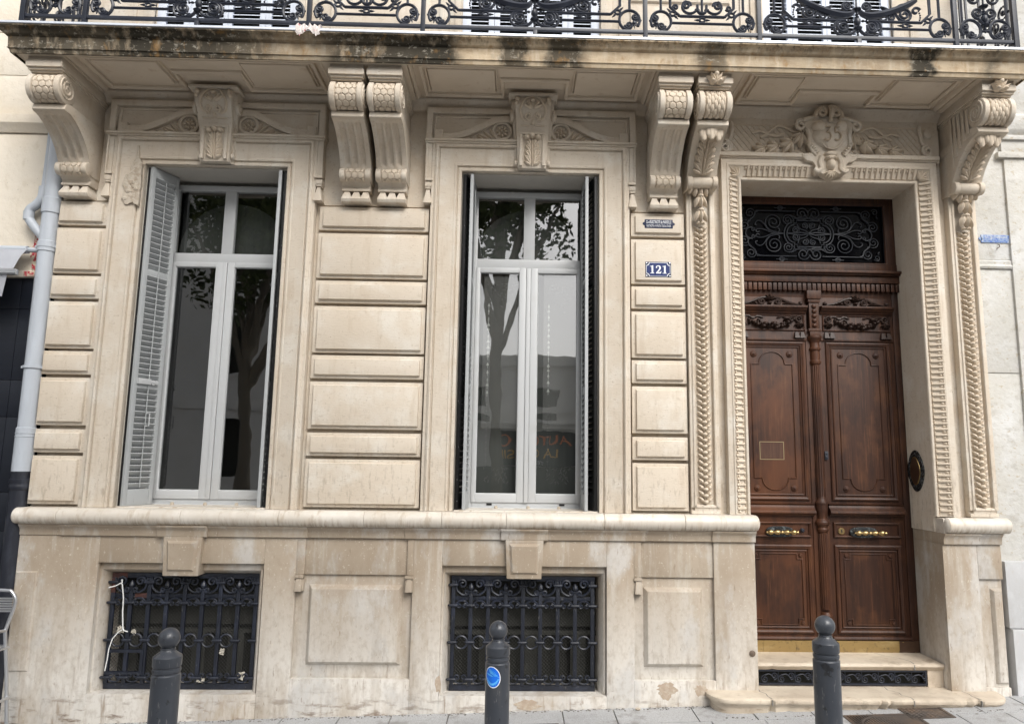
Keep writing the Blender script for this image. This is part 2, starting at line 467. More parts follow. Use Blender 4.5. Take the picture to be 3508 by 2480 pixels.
    def acanthus(s, M, u, v0, v1, W, h=.02, rows=4):
        """acanthus leaf growing from v0 to v1: lobed leaflets either side of a rib"""
        Ln = v1 - v0
        for i in range(rows):
            t = i / rows
            v = v0 + Ln * (.02 + .72 * t)
            w = W * (.95 - .25 * t)
            for sg in (-1, 1):
                base = u + sg * W * .07
                for dv, da, k in ((0, 28, .78), (.03, 52, 1.0), (.055, 74, .82)):
                    a = pi / 2 - sg * (pi / 2 - R(da))
                    s.leaf(M, base, v + Ln * dv, a, w * .5 * k / max(.55, math.cos(R(da) * .55)), W * .25, h * (.8 + .3 * k), h * .5)
        s.leaf(M, u, v0 - Ln * .02, pi / 2, Ln * 1.0, W * .16, h * 1.3)
        for dx in (-.28, 0, .28):
            s.dome(M, u + dx * W, v1 - Ln * (.07 + abs(dx) * .15), W * .17, Ln * .085, h * 2.6)
        return s
    def pieces(s):
        """far-apart pieces as separate MBs"""
        n = len(s.ch)
        bb = [[(min(c), max(c)) for c in zip(*s.v[a:b])] for a, b, _, _ in s.ch]
        sz = [max(h - l for l, h in q) for q in bb]
        par = list(range(n))
        def find(i):
            while par[i] != i:
                par[i] = par[par[i]]
                i = par[i]
            return i
        for i in range(n):
            for j in range(i + 1, n):
                g = math.sqrt(sum(max(0, p[0] - q[1], q[0] - p[1]) ** 2 for p, q in zip(bb[i], bb[j])))
                if g <= max(.02, .5 * max(sz[i], sz[j])):
                    par[find(i)] = find(j)
        gr = {}
        for i in range(n):
            gr.setdefault(find(i), []).append(i)
        out = []
        for ids in gr.values():
            q = MB()
            for i in ids:
                a, b, c, e = s.ch[i]
                q.add(s.v[a:b], [tuple(k - a for k in f) for f in s.f[c:e]])
            out.append(q)
        return out
    def build(s, name, m, parent=None, bevel=0, smooth=32, loc=None, seg=2, whole=False):
        if parent and not whole and 1 < len(s.ch) < 400:
            ps = s.pieces()
            if len(ps) > 1:
                return [q.build(name, m, parent, bevel, smooth, loc, seg, True) for q in ps][0]
        me = bpy.data.meshes.new(name)
        me.from_pydata(s.v, [], s.f)
        bm = bmesh.new()
        bm.from_mesh(me)
        bmesh.ops.recalc_face_normals(bm, faces=bm.faces)
        if bevel:
            ed = [e for e in bm.edges if len(e.link_faces) == 2 and e.calc_face_angle(0) > R(30)]
            bmesh.ops.bevel(bm, geom=ed, offset=bevel, segments=seg, profile=.6, affect='EDGES', clamp_overlap=True)
        for f in bm.faces:
            f.smooth = True
        bm.to_mesh(me)
        bm.free()
        me.set_sharp_from_angle(angle=R(smooth))
        me.materials.append(m)
        o = bpy.data.objects.new(name, me)
        col.objects.link(o)
        if loc:
            o.location = loc
        if parent:
            o.parent = parent
        return o

def thing(name, label, cat, loc=(0, 0, 0), group=None, kind=None):
    o = bpy.data.objects.new(name, None)
    o.empty_display_size = .1
    col.objects.link(o)
    o.location = loc
    return tag(o, label, cat, group, kind)
def tag(o, label=None, cat=None, group=None, kind=None):
    for k, v in (('label', label), ('category', cat), ('group', group), ('kind', kind)):
        if v:
            o[k] = v
    return o
def copy_tree(o, parent=None):
    c = o.copy()
    col.objects.link(c)
    c.parent = parent
    for ch in o.children:
        copy_tree(ch, c)
    return c
def spiral(cx, cz, r0, r1, a0, turns, n=None, y=0.0):
    n = n or max(6, int(abs(turns) * 14))
    out = []
    for i in range(n + 1):
        t = i / n
        r = r0 + (r1 - r0) * t
        a = R(a0) + 2 * pi * turns * t
        out.append((cx + r * math.cos(a), y, cz + r * math.sin(a)))
    return out
def arc(cx, cz, r, a0, a1, n=10, y=0.0, rz=None):
    return [(cx + r * math.cos(R(a0 + (a1 - a0) * i / n)), y, cz + (rz or r) * math.sin(R(a0 + (a1 - a0) * i / n))) for i in range(n + 1)]
def bez(p, n=8, y=0.0):
    """Catmull-Rom through (x, z) points"""
    P = [p[0]] + list(p) + [p[-1]]
    out = []
    for i in range(1, len(P) - 2):
        for k in range(n):
            t = k / n
            q = []
            for c in (0, 1):
                a, b, c_, d_ = (P[i + j][c] for j in (-1, 0, 1, 2))
                q.append(.5 * (2 * b + (c_ - a) * t + (2 * a - 5 * b + 4 * c_ - d_) * t * t + (3 * b - a - 3 * c_ + d_) * t ** 3))
            out.append((q[0], y, q[1]))
    out.append((p[-1][0], y, p[-1][1]))
    return out
def text(name, body, m, parent, loc, size, sx=1.0, ext=.001, rotz=0, align='CENTER'):
    cu_ = bpy.data.curves.new(name, 'FONT')
    cu_.body = body
    cu_.size = size
    cu_.extrude = ext
    cu_.align_x = align
    cu_.align_y = 'CENTER'
    t = bpy.data.objects.new(name, cu_)
    col.objects.link(t)
    bpy.context.view_layer.update()
    me = bpy.data.meshes.new_from_object(t.evaluated_get(bpy.context.evaluated_depsgraph_get()))
    bpy.data.objects.remove(t)
    me.transform(Matrix.Translation(loc) @ Matrix.Rotation(rotz, 4, 'Z') @ Matrix.Rotation(pi / 2, 4, 'X') @ Matrix.Diagonal((sx, 1, 1, 1)))
    me.materials.clear()
    me.materials.append(m)
    o = bpy.data.objects.new(name, me)
    col.objects.link(o)
    o.parent = parent
    return o
def flat(y):                      # vertical surface facing the street at depth y
    return lambda u, v, h: (u, y - h, v)
# ================================================================ the town house
house = thing('town_house', 'cream town house front with carved balcony brackets, two tall windows and a brown double door', 'building')
YW = .03                                     # plane of the plain wall
WIN = [(-3.092, -1.928, -2.51), (-.492, .652, .08)]
DX0, DX1, DZ0, DZ1, DY = 1.846, 3.318, .27, 4.142, .37

w = MB()
for a, b in ((-3.745, -3.092), (-1.928, -.492), (.652, DX0), (DX1, 3.80)):
    w.box(a, b, YW, .5, 3.86, 4.76)
    w.box(a, b, YW, .5, 1.28, 1.405)
for a, b, y in ((-3.345, -3.092, YW), (-1.928, -1.656, YW), (-.742, -.492, YW), (.652, .904, YW), (1.368, DX0, YW), (DX1, 3.80, YW), (-3.745, -3.345, .048), (-1.656, -.742, .048), (.904, 1.368, .048)):
    w.box(a, b, y, .5, 1.405, 3.86)
for a, b, z in ((-3.092, -1.928, 4.168), (-.492, .652, 4.168), (DX0, DX1, DZ1)):
    w.box(a, b, YW, .5, z, 4.76)
w.box(-3.745, 3.80, .32, .5, 4.76, 4.95)
w.build('wall', cream, house)
w = MB()                                     # reveals of the two tall windows, painted greyer
for a, b, c in WIN:
    w.box(a - .002, a + .010, YW + .004, .48, 1.40, 4.167)
    w.box(b - .010, b + .002, YW + .004, .48, 1.40, 4.167)
    w.box(a + .010, b - .010, YW + .004, .48, 4.155, 4.171)
    w.box(a + .010, c - .488, .30, .47, 1.40, 4.155)
    w.box(c + .488, b - .010, .30, .47, 1.40, 4.155)
w.build('window_reveal', reveal_paint, house)

# upper storey behind the balcony
w = MB()
UPW = [(-3.125, -1.935), (-.525, .655), (2.085, 3.21)]
xs = [-3.745] + [q for p in UPW for q in p] + [3.80]
for i in range(0, len(xs), 2):
    a, b = xs[i], xs[i + 1]
    w.box(a, b, .02, .32, 4.90, 8.2)
for a, b in UPW:
    w.box(a, b, .02, .32, 7.4, 8.2)
    w.box(a, b, .02, .32, 4.80, 4.96)
    for q, sg in ((a, -1), (b, 1)):          # plain architrave strips beside each shuttered window
        for k, (wd, dep) in enumerate(((.10, .0), (.055, -.018))):
            u0 = q + sg * .01
            u1 = q + sg * (wd + .01)
            w.box(min(u0, u1), max(u0, u1), dep, .018, 4.93, 7.4)
        u0, u1 = q + sg * .17, q + sg * .20
        w.box(min(u0, u1), max(u0, u1), .004, .018, 4.93, 7.9)
for z in (5.32, 5.75, 6.2):
    for a, b in ((-1.66, -.80), (.92, 1.80)):
        w.panel(a, b, z, z + .40, .018, .0, .01)
w.build('upper_wall', cream, house, bevel=.003)

# ---------------------------------------------------------------- plinth
PF = -.05
w = MB()
for a, b in ((-3.745, -3.14), (-1.90, -1.658), (-.774, -.553), (.706, .915), (1.533, 1.855)):
    w.box(a, b, PF, .5, -.5, 1.19)
for a, b in ((-3.14, -1.90), (-.553, .706)):
    w.box(a, b, PF, .30, .995, 1.19)
    w.box(a, b, -.006, .30, .954, .994)
for a, b, c, d_ in ((-1.658, -.774, -1.595, -.82), (.915, 1.533, .97, 1.533)):
    w.box(a, b, PF, .5, -.5, .172)
    w.box(a, b, -.012, .5, .172, .92)
    w.box(c, d_, -.032, .5, .92, 1.19)
    if c > a:
        w.box(a, c, PF, .5, .92, 1.19)
    if d_ < b:
        w.box(d_, b, PF, .5, .92, 1.19)
w.box(DX1 + .012, 3.60, PF, .6, -.5, 1.19)                      # right of the door
w.box(3.60, 3.80, -.012, .5, -.5, 1.19)
w.build('plinth_wall', plinth_stone, house, bevel=.004)
w = MB()
w.panel(-1.560, -.848, .262, .846, -.012, -.052, .030)
w.panel(.990, 1.450, .262, .846, -.012, -.052, .030)
w.panel(-3.742, -3.575, .21, .93, -.05, -.062, .012)
w.panel(3.70, 3.798, .15, .86, -.012, -.04, .02)
w.box(3.61, 3.80, -.035, -.008, .93, 1.188)
w.box(3.61, 3.80, -.035, -.008, -.3, .13)
w.build('plinth_panel', plinth_stone, house, bevel=.003)
w = MB()
for a, b in ((-3.14, -1.90), (-.553, .706)):
    w.box(a, b, PF - .002, .30, -.5, .058)
w.build('basement_window_sill', plinth_stone, house, bevel=.006)
w = MB()
for a, b in ((-3.09, -1.97), (-.502, .650)):
    w.mould([(a, .056), (a, .905), (b, .905), (b, .056)], [(0, .3), (0, .075), (.036, -.004), (.051, -.004), (.051, .1)])
w.build('basement_window_surround', plinth_stone, house, bevel=.002)
for c in (-2.505, .072):                                        # keystones under the sill
    k = MB()
    k.prism([(c - .146, 1.194), (c + .146, 1.194), (c + .131, .908), (c - .131, .908)], -.095, .07)
    k.build('plinth_keystone', plinth_stone, house, bevel=.006)
    f = MB()
    f.add([(c - .118, -.094, 1.168), (c + .118, -.094, 1.168), (c + .104, -.094, .94), (c - .104, -.094, .94),
           (c - .098, -.112, 1.148), (c + .098, -.112, 1.148), (c + .086, -.112, .958), (c - .086, -.112, .958)],
          [(4, 5, 6, 7), (0, 1, 5, 4), (1, 2, 6, 5), (2, 3, 7, 6), (3, 0, 4, 7)])
    f.build('plinth_keystone_face', plinth_stone, house)
for x, sg in ((-1.63, 1), (-.80, -1), (.945, 1)):               # drops at the panel corners
    k = MB()
    k.box(x - .03, x + .03, -.066, -.012, .895, .918)
    k.frus(x - .034, x + .034, .80, .885, -.012, x - .034, x + .034, .80, .885, -.05)
    for i in (4, 5, 6, 7):
        pass
    k.add([(x - .018, -.012, .89), (x + .018, -.012, .89), (x + .026, -.012, .80), (x - .026, -.012, .80),
           (x - .018, -.062, .89), (x + .018, -.062, .89), (x + .026, -.078, .80), (x - .026, -.078, .80)],
          [(4, 5, 6, 7), (0, 1, 5, 4), (1, 2, 6, 5), (2, 3, 7, 6), (3, 0, 4, 7)])
    k.build('panel_corner_drop', plinth_stone, house, bevel=.002)

# band and rounded sill moulding
def bandp(o):
    return [(.5, 1.19), (PF - o, 1.19), (PF - .008 - o, 1.196), (PF - .010 - o, 1.228), (PF - .018 - o, 1.250), (PF - .034 - o, 1.264), (PF - .038 - o, 1.277), (.5, 1.277)]
YZ = lambda p, q, h: (h, p, q)
w = MB()
for a, b, o in ((-3.745, -3.44, .0), (-3.44, -2.70, .012), (-2.70, -2.33, .036), (-2.33, -1.58, .012), (-1.58, -.84, 0), (-.84, -.107, .012),
                (-.107, .25, .036), (.25, 1.0, .012), (1.0, 1.52, 0), (1.52, 1.858, .014), (DX1 + .012, 3.62, .014), (3.62, 3.80, 0)):
    w.prism(bandp(o), a, b, YZ)
w.build('plinth_band', plinth_stone, house, bevel=.002)
w = MB()
TZ_, TY, TR = 1.338, -.082, .062
J = [-3.775, -3.44, -2.52, -1.79, -1.15, -.56, -.07, .68, 1.3, 1.872]
def torus_seg(w, a, b, ra=False, rb=False):
    pr = []
    if ra:
        pr += [(TR * math.sin(t * pi / 12), a - TR * .55 * math.cos(t * pi / 12) + .02) for t in range(0, 6)]
        pr[0] = (.003, pr[0][1])
    else:
        pr += [(TR - .004, a + .0008), (TR, a + .004)]
    if rb:
        pr += [(TR * math.cos(t * pi / 12), b + TR * .55 * math.sin(t * pi / 12) - .02) for t in range(1, 7)]
        pr[-1] = (.003, pr[-1][1])
    else:
        pr += [(TR, b - .004), (TR - .004, b - .0008)]
    w.lathe(pr, (0, TY, TZ_), 24, 'x')
for i in range(len(J) - 1):
    torus_seg(w, J[i], J[i + 1], i == 0, i == len(J) - 2)
w.box(-3.745, 1.852, TY, .29, 1.2775, TZ_ + TR - .002)
torus_seg(w, 3.345, 3.845, True, True)
w.box(DX1 + .014, 3.80, TY, .49, 1.2775, TZ_ + TR - .012)
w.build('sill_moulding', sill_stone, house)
w = MB()                                                        # window ledges, pale and weathered
for a, b, c in WIN:
    w.box(a + .011, b - .011, .0, .47, 1.394, 1.408)
w.build('window_ledge', sill_stone, house)

# ---------------------------------------------------------------- rusticated piers
ROWS = [(3.637, 3.835), (3.236, 3.611), (3.030, 3.214), (2.626, 3.004), (2.421, 2.605), (2.022, 2.394), (1.812, 1.992), (1.420, 1.787)]
def pier(x0, x1, l=True):
    w = MB()
    for z0, z1 in ROWS:
        w.box(x0 + (.011 if l else 0), x1 - .011, -.012, .049, z0, z1)
    p = w.build('rusticated_pier', cream, house, bevel=.0035)
    for z0, z1 in ROWS:
        f = MB()
        f.panel(x0 + (.040 if l else .012), x1 - .038, z0 + .022, z1 - .026, -.012, -.036, .007)
        f.build('raised_block', cream, p, bevel=.0025)
pier(-3.745, -3.345, False)
pier(-1.656, -.742)
pier(.904, 1.368)

# ---------------------------------------------------------------- window surrounds, friezes, keystones
SUR = [(0, .03), (0, -.020), (.026, -.022), (.031, -.010), (.036, -.010), (.041, -.030), (.056, -.034), (.062, -.030), (.10, -.038), (.16, -.042), (.178, -.046), (.183, -.034), (.19, -.034), (.194, -.058), (.204, -.066), (.218, -.058), (.223, -.048), (.246, -.048), (.248, .03)]
def window_front(a, b, c, k):
    w = MB()
    w.mould([(a, 1.40), (a, 4.168), (b, 4.168), (b, 1.40)], SUR)
    xl, xr = a - .298, b + .298
    for s0, s1, q, sg in ((xl, a - .248, xl, 1), (b + .248, xr, xr, -1)):      # ears
        w.box(s0, s1, -.050, YW, 4.075, 4.386)
        p, r_ = sorted((q, q + sg * .014))
        w.box(p, r_, -.064, -.050, 4.075, 4.386)
        p, r_ = sorted((q, q + sg * .062))
        w.box(p, r_, -.068, -.046, 4.060, 4.080)
    w.box(xl - .004, xr + .004, -.066, YW, 4.388, 4.404)
    w.box(xl - .012, xr + .012, -.082, YW, 4.404, 4.422)
    for q, sg in ((a - .272, 1), (b + .272, -1)):                                 # drops under the ears
        w.box(q - .026, q + .026, -.054, YW, 4.012, 4.052)
        w.box(q - .022, q + .022, -.048, YW, 3.995, 4.012)
        w.add([(q - .014, YW, 3.985), (q + .014, YW, 3.985), (q + .034, YW, 3.868), (q - .034, YW, 3.868),
               (q - .014, -.045, 3.985), (q + .014, -.045, 3.985), (q + .034, -.072, 3.868), (q - .034, -.072, 3.868)],
              [(4, 5, 6, 7), (0, 1, 5, 4), (1, 2, 6, 5), (2, 3, 7, 6), (3, 0, 4, 7)])
    w.build('window_surround', cream, house, bevel=.002)
    f = MB()                                                                      # frieze field and its frame
    z0, z1 = 4.424, 4.690
    fl, fr_ = xl - .006, xr + .006
    f.box(fl, fr_, -.020, YW, z0, z1)
    f.mould([(fl + .052, z0), (fl + .052, z1 - .034), (fr_ - .052, z1 - .034), (fr_ - .052, z0)][::1], [(0, -.018), (0, -.058), (.040, -.062), (.050, -.056), (.052, -.018)])
    f.mould([(fl + .085, z0), (fl + .085, z1 - .066), (fr_ - .085, z1 - .066), (fr_ - .085, z0)], [(0, -.018), (.002, -.034), (.014, -.036), (.016, -.018)])
    p = f.build('window_frieze', cream, house, bevel=.0015)
    M = flat(-.020)
    for sg in (-1, 1):                                                            # swan-neck scrolls with rosettes
        X = lambda d_: c + sg * d_
        g = MB()
        th = .058
        pts = [(.155, 4.600), (.20, 4.612), (.27, 4.608), (.35, 4.580), (.45, 4.525), (.55, 4.478), (.63, 4.456), (.70, 4.450), (.735, 4.452)]
        cl = bez(pts, 5)
        top = [(x, z) for x, _, z in cl]
        up_, dn = [], []
        for i, (x, z) in enumerate(top):
            x2, z2 = top[min(i + 1, len(top) - 1)]
            x1, z1_ = top[max(i - 1, 0)]
            t = Vector((x2 - x1, z2 - z1_)).normalized()
            n_ = Vector((-t.y, t.x))
            up_.append((X(x + n_.x * th * .46), z + n_.y * th * .46))
            dn.append((X(x - n_.x * th * .46), max(z0 + .001, z - n_.y * th * .46)))
        k_ = len(up_)
        vs = [(x, -.016, z) for x, z in up_] + [(x, -.058, z) for x, z in up_] + [(x, -.058, z) for x, z in dn] + [(x, -.016, z) for x, z in dn]
        fs = []
        for i in range(k_ - 1):
            for a_, b_ in ((0, 1), (1, 2), (2, 3)):
                fs.append((a_ * k_ + i, a_ * k_ + i + 1, b_ * k_ + i + 1, b_ * k_ + i))
        fs += [(0, k_, 2 * k_, 3 * k_), (k_ - 1, 2 * k_ - 1, 3 * k_ - 1, 4 * k_ - 1)]
        g.add(vs, fs)
        p0, p1 = sorted((X(.735), X(.805)))
        g.box(p0, p1, -.058, -.018, z0 + .001, 4.508)
        g.tube([(x, -.034, z) for x, _, z in arc(X(.245), 4.512, .074, 0, 360, 20)][:-1], .0135, 6, True)
        g.build('scroll', cream, p, bevel=.0025)
        r_ = MB()
        for i in range(8):
            t = 2 * pi * i / 8
            r_.dome(M, X(.245) + .034 * math.cos(t), 4.512 + .034 * math.sin(t), .019, .012, .022, t)
        r_.dome(M, X(.245), 4.512, .015, .015, .032)
        r_.build('rosette', ornament_paint, p)
        r_ = MB()
        for i, (dx, dz, an, L_) in enumerate(((.315, 4.470, 62, .08), (.33, 4.452, 40, .10), (.34, 4.438, 22, .12), (.40, 4.438, 30, .07), (.44, 4.434, 14, .085))):
            a_ = R(an) if sg > 0 else pi - R(an)
            r_.leaf(M, X(dx), dz, a_, L_, .034, .02)
        r_.tube([(x, -.030, z) for x, _, z in spiral(X(.535), 4.442, .015, .004, 180 if sg > 0 else 0, 1.3 * -sg)], .006, 5)
        r_.tube([(X(.34), -.028, 4.432), (X(.45), -.028, 4.431), (X(.53), -.028, 4.430)], .006, 5)
        r_.build('scroll_leaf', ornament_paint, p)
    # console keystone
    kc = c + .008
    K_ = MB()
    def kprof(w0, w1, off, zt=4.742, zb=4.172):
        P = [(4.742, -.190), (4.70, -.198), (4.66, -.198), (4.61, -.186), (4.56, -.155), (4.51, -.125), (4.47, -.112), (4.42, -.108), (4.34, -.104), (4.26, -.098), (4.20, -.094), (4.172, -.088)]
        vs, fs = [], []
        for z, y in P:
            t = max(0, (z - zb) / (zt - zb))
            hw = w1 + (w0 - w1) * t ** 1.3
            for x, yy in ((-hw, .03), (-hw, y + off), (hw, y + off), (hw, .03)):
                vs.append((kc + x, yy, z))
        for i in range(len(P) - 1):
            fs += [(i * 4 + j, i * 4 + j + 1, i * 4 + j + 5, i * 4 + j + 4) for j in range(3)]
        fs += [(0, 1, 2, 3), tuple((len(P) - 1) * 4 + j for j in (3, 2, 1, 0))]
        return vs, fs
    K_.add(*kprof(.150, .118, 0))
    K_.add(*kprof(.178, .140, .052, 4.700, 4.185))
    K_.box(kc - .20, kc + .20, -.225, .03, 4.744, 4.765)
    for sg in (-1, 1):
        K_.lathe([(.046, -.012), (.05, -.006), (.05, .012), (.044, .018)], (kc + sg * .172, -.105, 4.615), 16, 'x')
        K_.lathe([(.020, -.014), (.022, 0), (.018, .024)], (kc + sg * .175, -.105, 4.615), 12, 'x')
        K_.lathe([(.024, -.012), (.026, 0), (.024, .014)], (kc + sg * .135, -.052, 4.225), 12, 'x')
        p0, p1 = sorted((kc + sg * .082, kc + sg * .106))
        K_.box(p0, p1, -.122, -.09, 4.185, 4.452)
        p0, p1 = sorted((kc + sg * .02, kc + sg * .135))
    K_.box(kc - .106, kc + .106, -.124, -.09, 4.452, 4.470)
    kk = K_.build('keystone', cream, house, bevel=.004)
    def MK(u, v, h):                                            # front face of the console
        P = [(4.742, -.190), (4.70, -.198), (4.66, -.198), (4.61, -.186), (4.56, -.155), (4.51, -.125), (4.47, -.112), (4.42, -.108), (4.34, -.104), (4.26, -.098), (4.20, -.094), (4.10, -.088)]
        y = P[-1][1]
        if v >= P[0][0]:
            y = P[0][1]
        for (za, ya), (zb, yb) in zip(P, P[1:]):
            if zb <= v <= za:
                y = yb + (ya - yb) * (v - zb) / (za - zb)
        return (kc + u, y - h, v)
    A = MB()
    A.acanthus(MK, 0, 4.190, 4.455, .165, .016, 4)
    for dx in (-.045, 0, .045):
        A.dome(MK, dx, 4.440 - abs(dx) * .3, .030, .024, .034)
    A.build('acanthus_leaf', ornament_paint, kk)
    S = MB()                                                    # shield of scrolls with a palmette
    ol = [(-.055, 4.555), (-.092, 4.575), (-.105, 4.625), (-.085, 4.685), (-.05, 4.73), (0, 4.748), (.05, 4.73), (.085, 4.685), (.105, 4.625), (.092, 4.575), (.055, 4.555)]
    S.tube([MK(x, z, .006) for x, _, z in bez(ol, 4)], .0105, 6)
    for sg in (-1, 1):
        S.tube([MK(x, z, .008) for x, _, z in spiral(sg * .035, 4.585, .026, .006, 270, sg * 1.1)], .010, 5)
        for an, L_ in ((28, .075), (52, .075), (78, .06)):
            S.leaf(MK, sg * .012, 4.640, R(an) if sg > 0 else pi - R(an), L_, .03, .016)
        S.dome(MK, sg * .128, 4.715, .022, .028, .026)
        S.dome(MK, sg * .135, 4.685, .018, .02, .02)
    S.dome(MK, 0, 4.712, .024, .018, .024)
    S.dome(MK, 0, 4.545, .016, .022, .018)
    S.tube([MK(-.10, 4.522, .003), MK(-.02, 4.522, .003), MK(0, 4.54, .003), MK(.02, 4.522, .003), MK(.10, 4.522, .003)], .006, 5)
    S.build('palmette', ornament_paint, kk)
for (a, b, c) in WIN:
    window_front(a, b, c, 0)
# broken plaster at the upper left corner of the first window
w = MB()
r2 = random.Random(3)
ol = [(-3.235, 3.86), (-3.20, 3.80), (-3.15, 3.83), (-3.10, 3.79), (-3.096, 3.93), (-3.10, 4.05), (-3.095, 4.16), (-3.125, 4.20), (-3.135, 4.30), (-3.15, 4.31), (-3.155, 4.20), (-3.185, 4.14), (-3.175, 4.08), (-3.225, 4.06), (-3.24, 3.98), (-3.215, 3.93)]
ol2 = []
for (x, z), (x1, z1) in zip(ol, ol[1:] + ol[:1]):
    for t in (0, .34, .67):
        ol2.append((x + (x1 - x) * t + r2.uniform(-.006, .006), z + (z1 - z) * t + r2.uniform(-.008, .008)))
w.prism(ol2, -.0525, -.02)
for i in range(7):
    w.dome(flat(-.052), -3.165 + r2.uniform(-.05, .05), 3.93 + r2.uniform(-.09, .16), r2.uniform(.012, .03), r2.uniform(.01, .03), r2.uniform(.003, .008), r2.uniform(0, 3), 6, 2)
w.build('broken_plaster_patch', chip, house)

# ---------------------------------------------------------------- cove, soffit, balcony slab
w = MB()
for a, b in ((-3.46, -1.46), (-.93, 1.05), (1.60, 3.56)):
    w.prism([(YW, 4.692), (-.012, 4.692), (-.022, 4.705), (-.034, 4.73), (-.06, 4.752), (-.07, 4.775), (YW, 4.775)], a, b, YZ)
w.build('cove_moulding', cream, house)
SZ = 4.756
XY = lambda z: (lambda p, q, h: (p, q, z - h))
w = MB()
BAY = [(-3.455, -1.525), (-.885, 1.03), (1.70, 3.52)]
w.box(-3.80, 3.86, -.655, .31, 4.800, 4.865)                     # slab core
edges = [-3.80] + [q for p in BAY for q in p] + [3.86]
for i in range(0, len(edges), 2):
    w.box(edges[i], edges[i + 1], -.640, .03, SZ, 4.799)
for a, b in BAY:
    w.box(a, b, -.640, -.615, SZ, 4.799)
w.build('soffit', soffit_paint, house, bevel=.003)
w = MB()
BZ = 4.799
rp = [(0, -.002), (.002, .030), (.012, .036), (.022, .028), (.030, .012), (.034, -.002)]
for i, (a, b) in enumerate(BAY):
    Mz = XY(BZ)
    w.mould([(a + .002, -.612), (b - .002, -.612), (b - .002, -.035), (a + .002, -.035)], [(u, h) for u, h in rp], True, Mz)
    c = (-2.49, .10, 2.575)[i]
    kw, ky = (.245, -.36) if i < 2 else (.30, -.30)
    g0, g1 = a + .075, b - .075
    path = [(g0, -.575), (g1, -.575), (g1, -.095), (c + kw, -.095), (c + kw, ky), (c - kw, ky), (c - kw, -.095), (g0, -.095)]
    w.mould(path, [(0, -.002), (.002, .026), (.014, .030), (.024, .018), (.030, .018), (.032, -.002)], True, Mz)
    for p0, p1 in ((a + .14, c - kw - .07), (c + kw + .07, b - .14)):
        w.frus(p0, p1, -.545, -.205, 0, p0 + .006, p1 - .006, -.539, -.211, 0) if False else None
        v = [(p0, -.545, BZ + .001), (p1, -.545, BZ + .001), (p1, -.205, BZ + .001), (p0, -.205, BZ + .001),
             (p0 + .008, -.537, BZ - .030), (p1 - .008, -.537, BZ - .030), (p1 - .008, -.213, BZ - .030), (p0 + .008, -.213, BZ - .030)]
        w.add(v, [(4, 5, 6, 7), (0, 1, 5, 4), (1, 2, 6, 5), (2, 3, 7, 6), (3, 0, 4, 7)])
        w.mould([(p0 - .016, -.561), (p1 + .016, -.561), (p1 + .016, -.189), (p0 - .016, -.189)], [(0, -.002), (.002, .020), (.010, .020), (.012, -.002)], True, Mz)
w.build('soffit_moulding', soffit_paint, house, bevel=.0012)
# moulded edge of the slab, returned at both ends
w = MB()
ep = [(0, -.002), (.012, .0), (.016, .012), (.020, .026), (.030, .032), (.030, .038), (.026, .040), (.028, .085), (.030, .120), (.034, .124), (.044, .128), (.058, .142), (.070, .160), (.082, .168), (.10, .172), (.100, .192), (-.05, .194)]
X0, X1, Y0 = -3.80, 3.86, -.655
w.mould([(X1, .3), (X1, Y0), (X0, Y0), (X0, .3)], ep, False, lambda p, q, h: (p, q, 4.744 + h))
w.build('balcony_slab', fascia_stone, house, smooth=40)
w = MB()
w.mould([(X1 + .100, .3), (X1 + .100, Y0 - .100), (X0 - .100, Y0 - .100), (X0 - .100, .3)], [(-.10, .012), (.006, .004), (.008, -.012), (.002, -.016), (.0, 0)], False, lambda p, q, h: (p, q, 4.942 + h))
w.box(X0 - .05, X1 + .05, Y0 - .05, .02, 4.925, 4.944)
w.build('balcony_flashing', zinc, house)

# ---------------------------------------------------------------- corbels
CW = .245
SH = [(-.138, 4.100), (-.150, 4.130), (-.172, 4.165), (-.205, 4.210), (-.250, 4.256), (-.305, 4.300), (-.365, 4.338), (-.43, 4.364), (-.500, 4.378)]
cum = [0]
for (a, b), (c, d_) in zip(SH, SH[1:]):
    cum.append(cum[-1] + math.hypot(c - a, d_ - b))
def MS(u, v, h):                                                # on the curved shaft: u across, v along from the foot
    v_ = max(0, min(cum[-1], v))
    i = max(j for j in range(len(SH) - 1) if cum[j] <= v_ + 1e-9)
    t = (v_ - cum[i]) / (cum[i + 1] - cum[i])
    (y0, z0), (y1, z1) = SH[i], SH[i + 1]
    n_ = Vector((-(z1 - z0), (y1 - y0))).normalized()
    ex = v - v_
    tg = Vector((y1 - y0, z1 - z0)).normalized()
    return (u, y0 + (y1 - y0) * t + n_.x * h + tg.x * ex, z0 + (z1 - z0) * t + n_.y * h + tg.y * ex)
def cylM(cy, cz, r):
    return lambda u, v, h: (u, cy - (r + h) * math.cos(v / r), cz + (r + h) * math.sin(v / r))
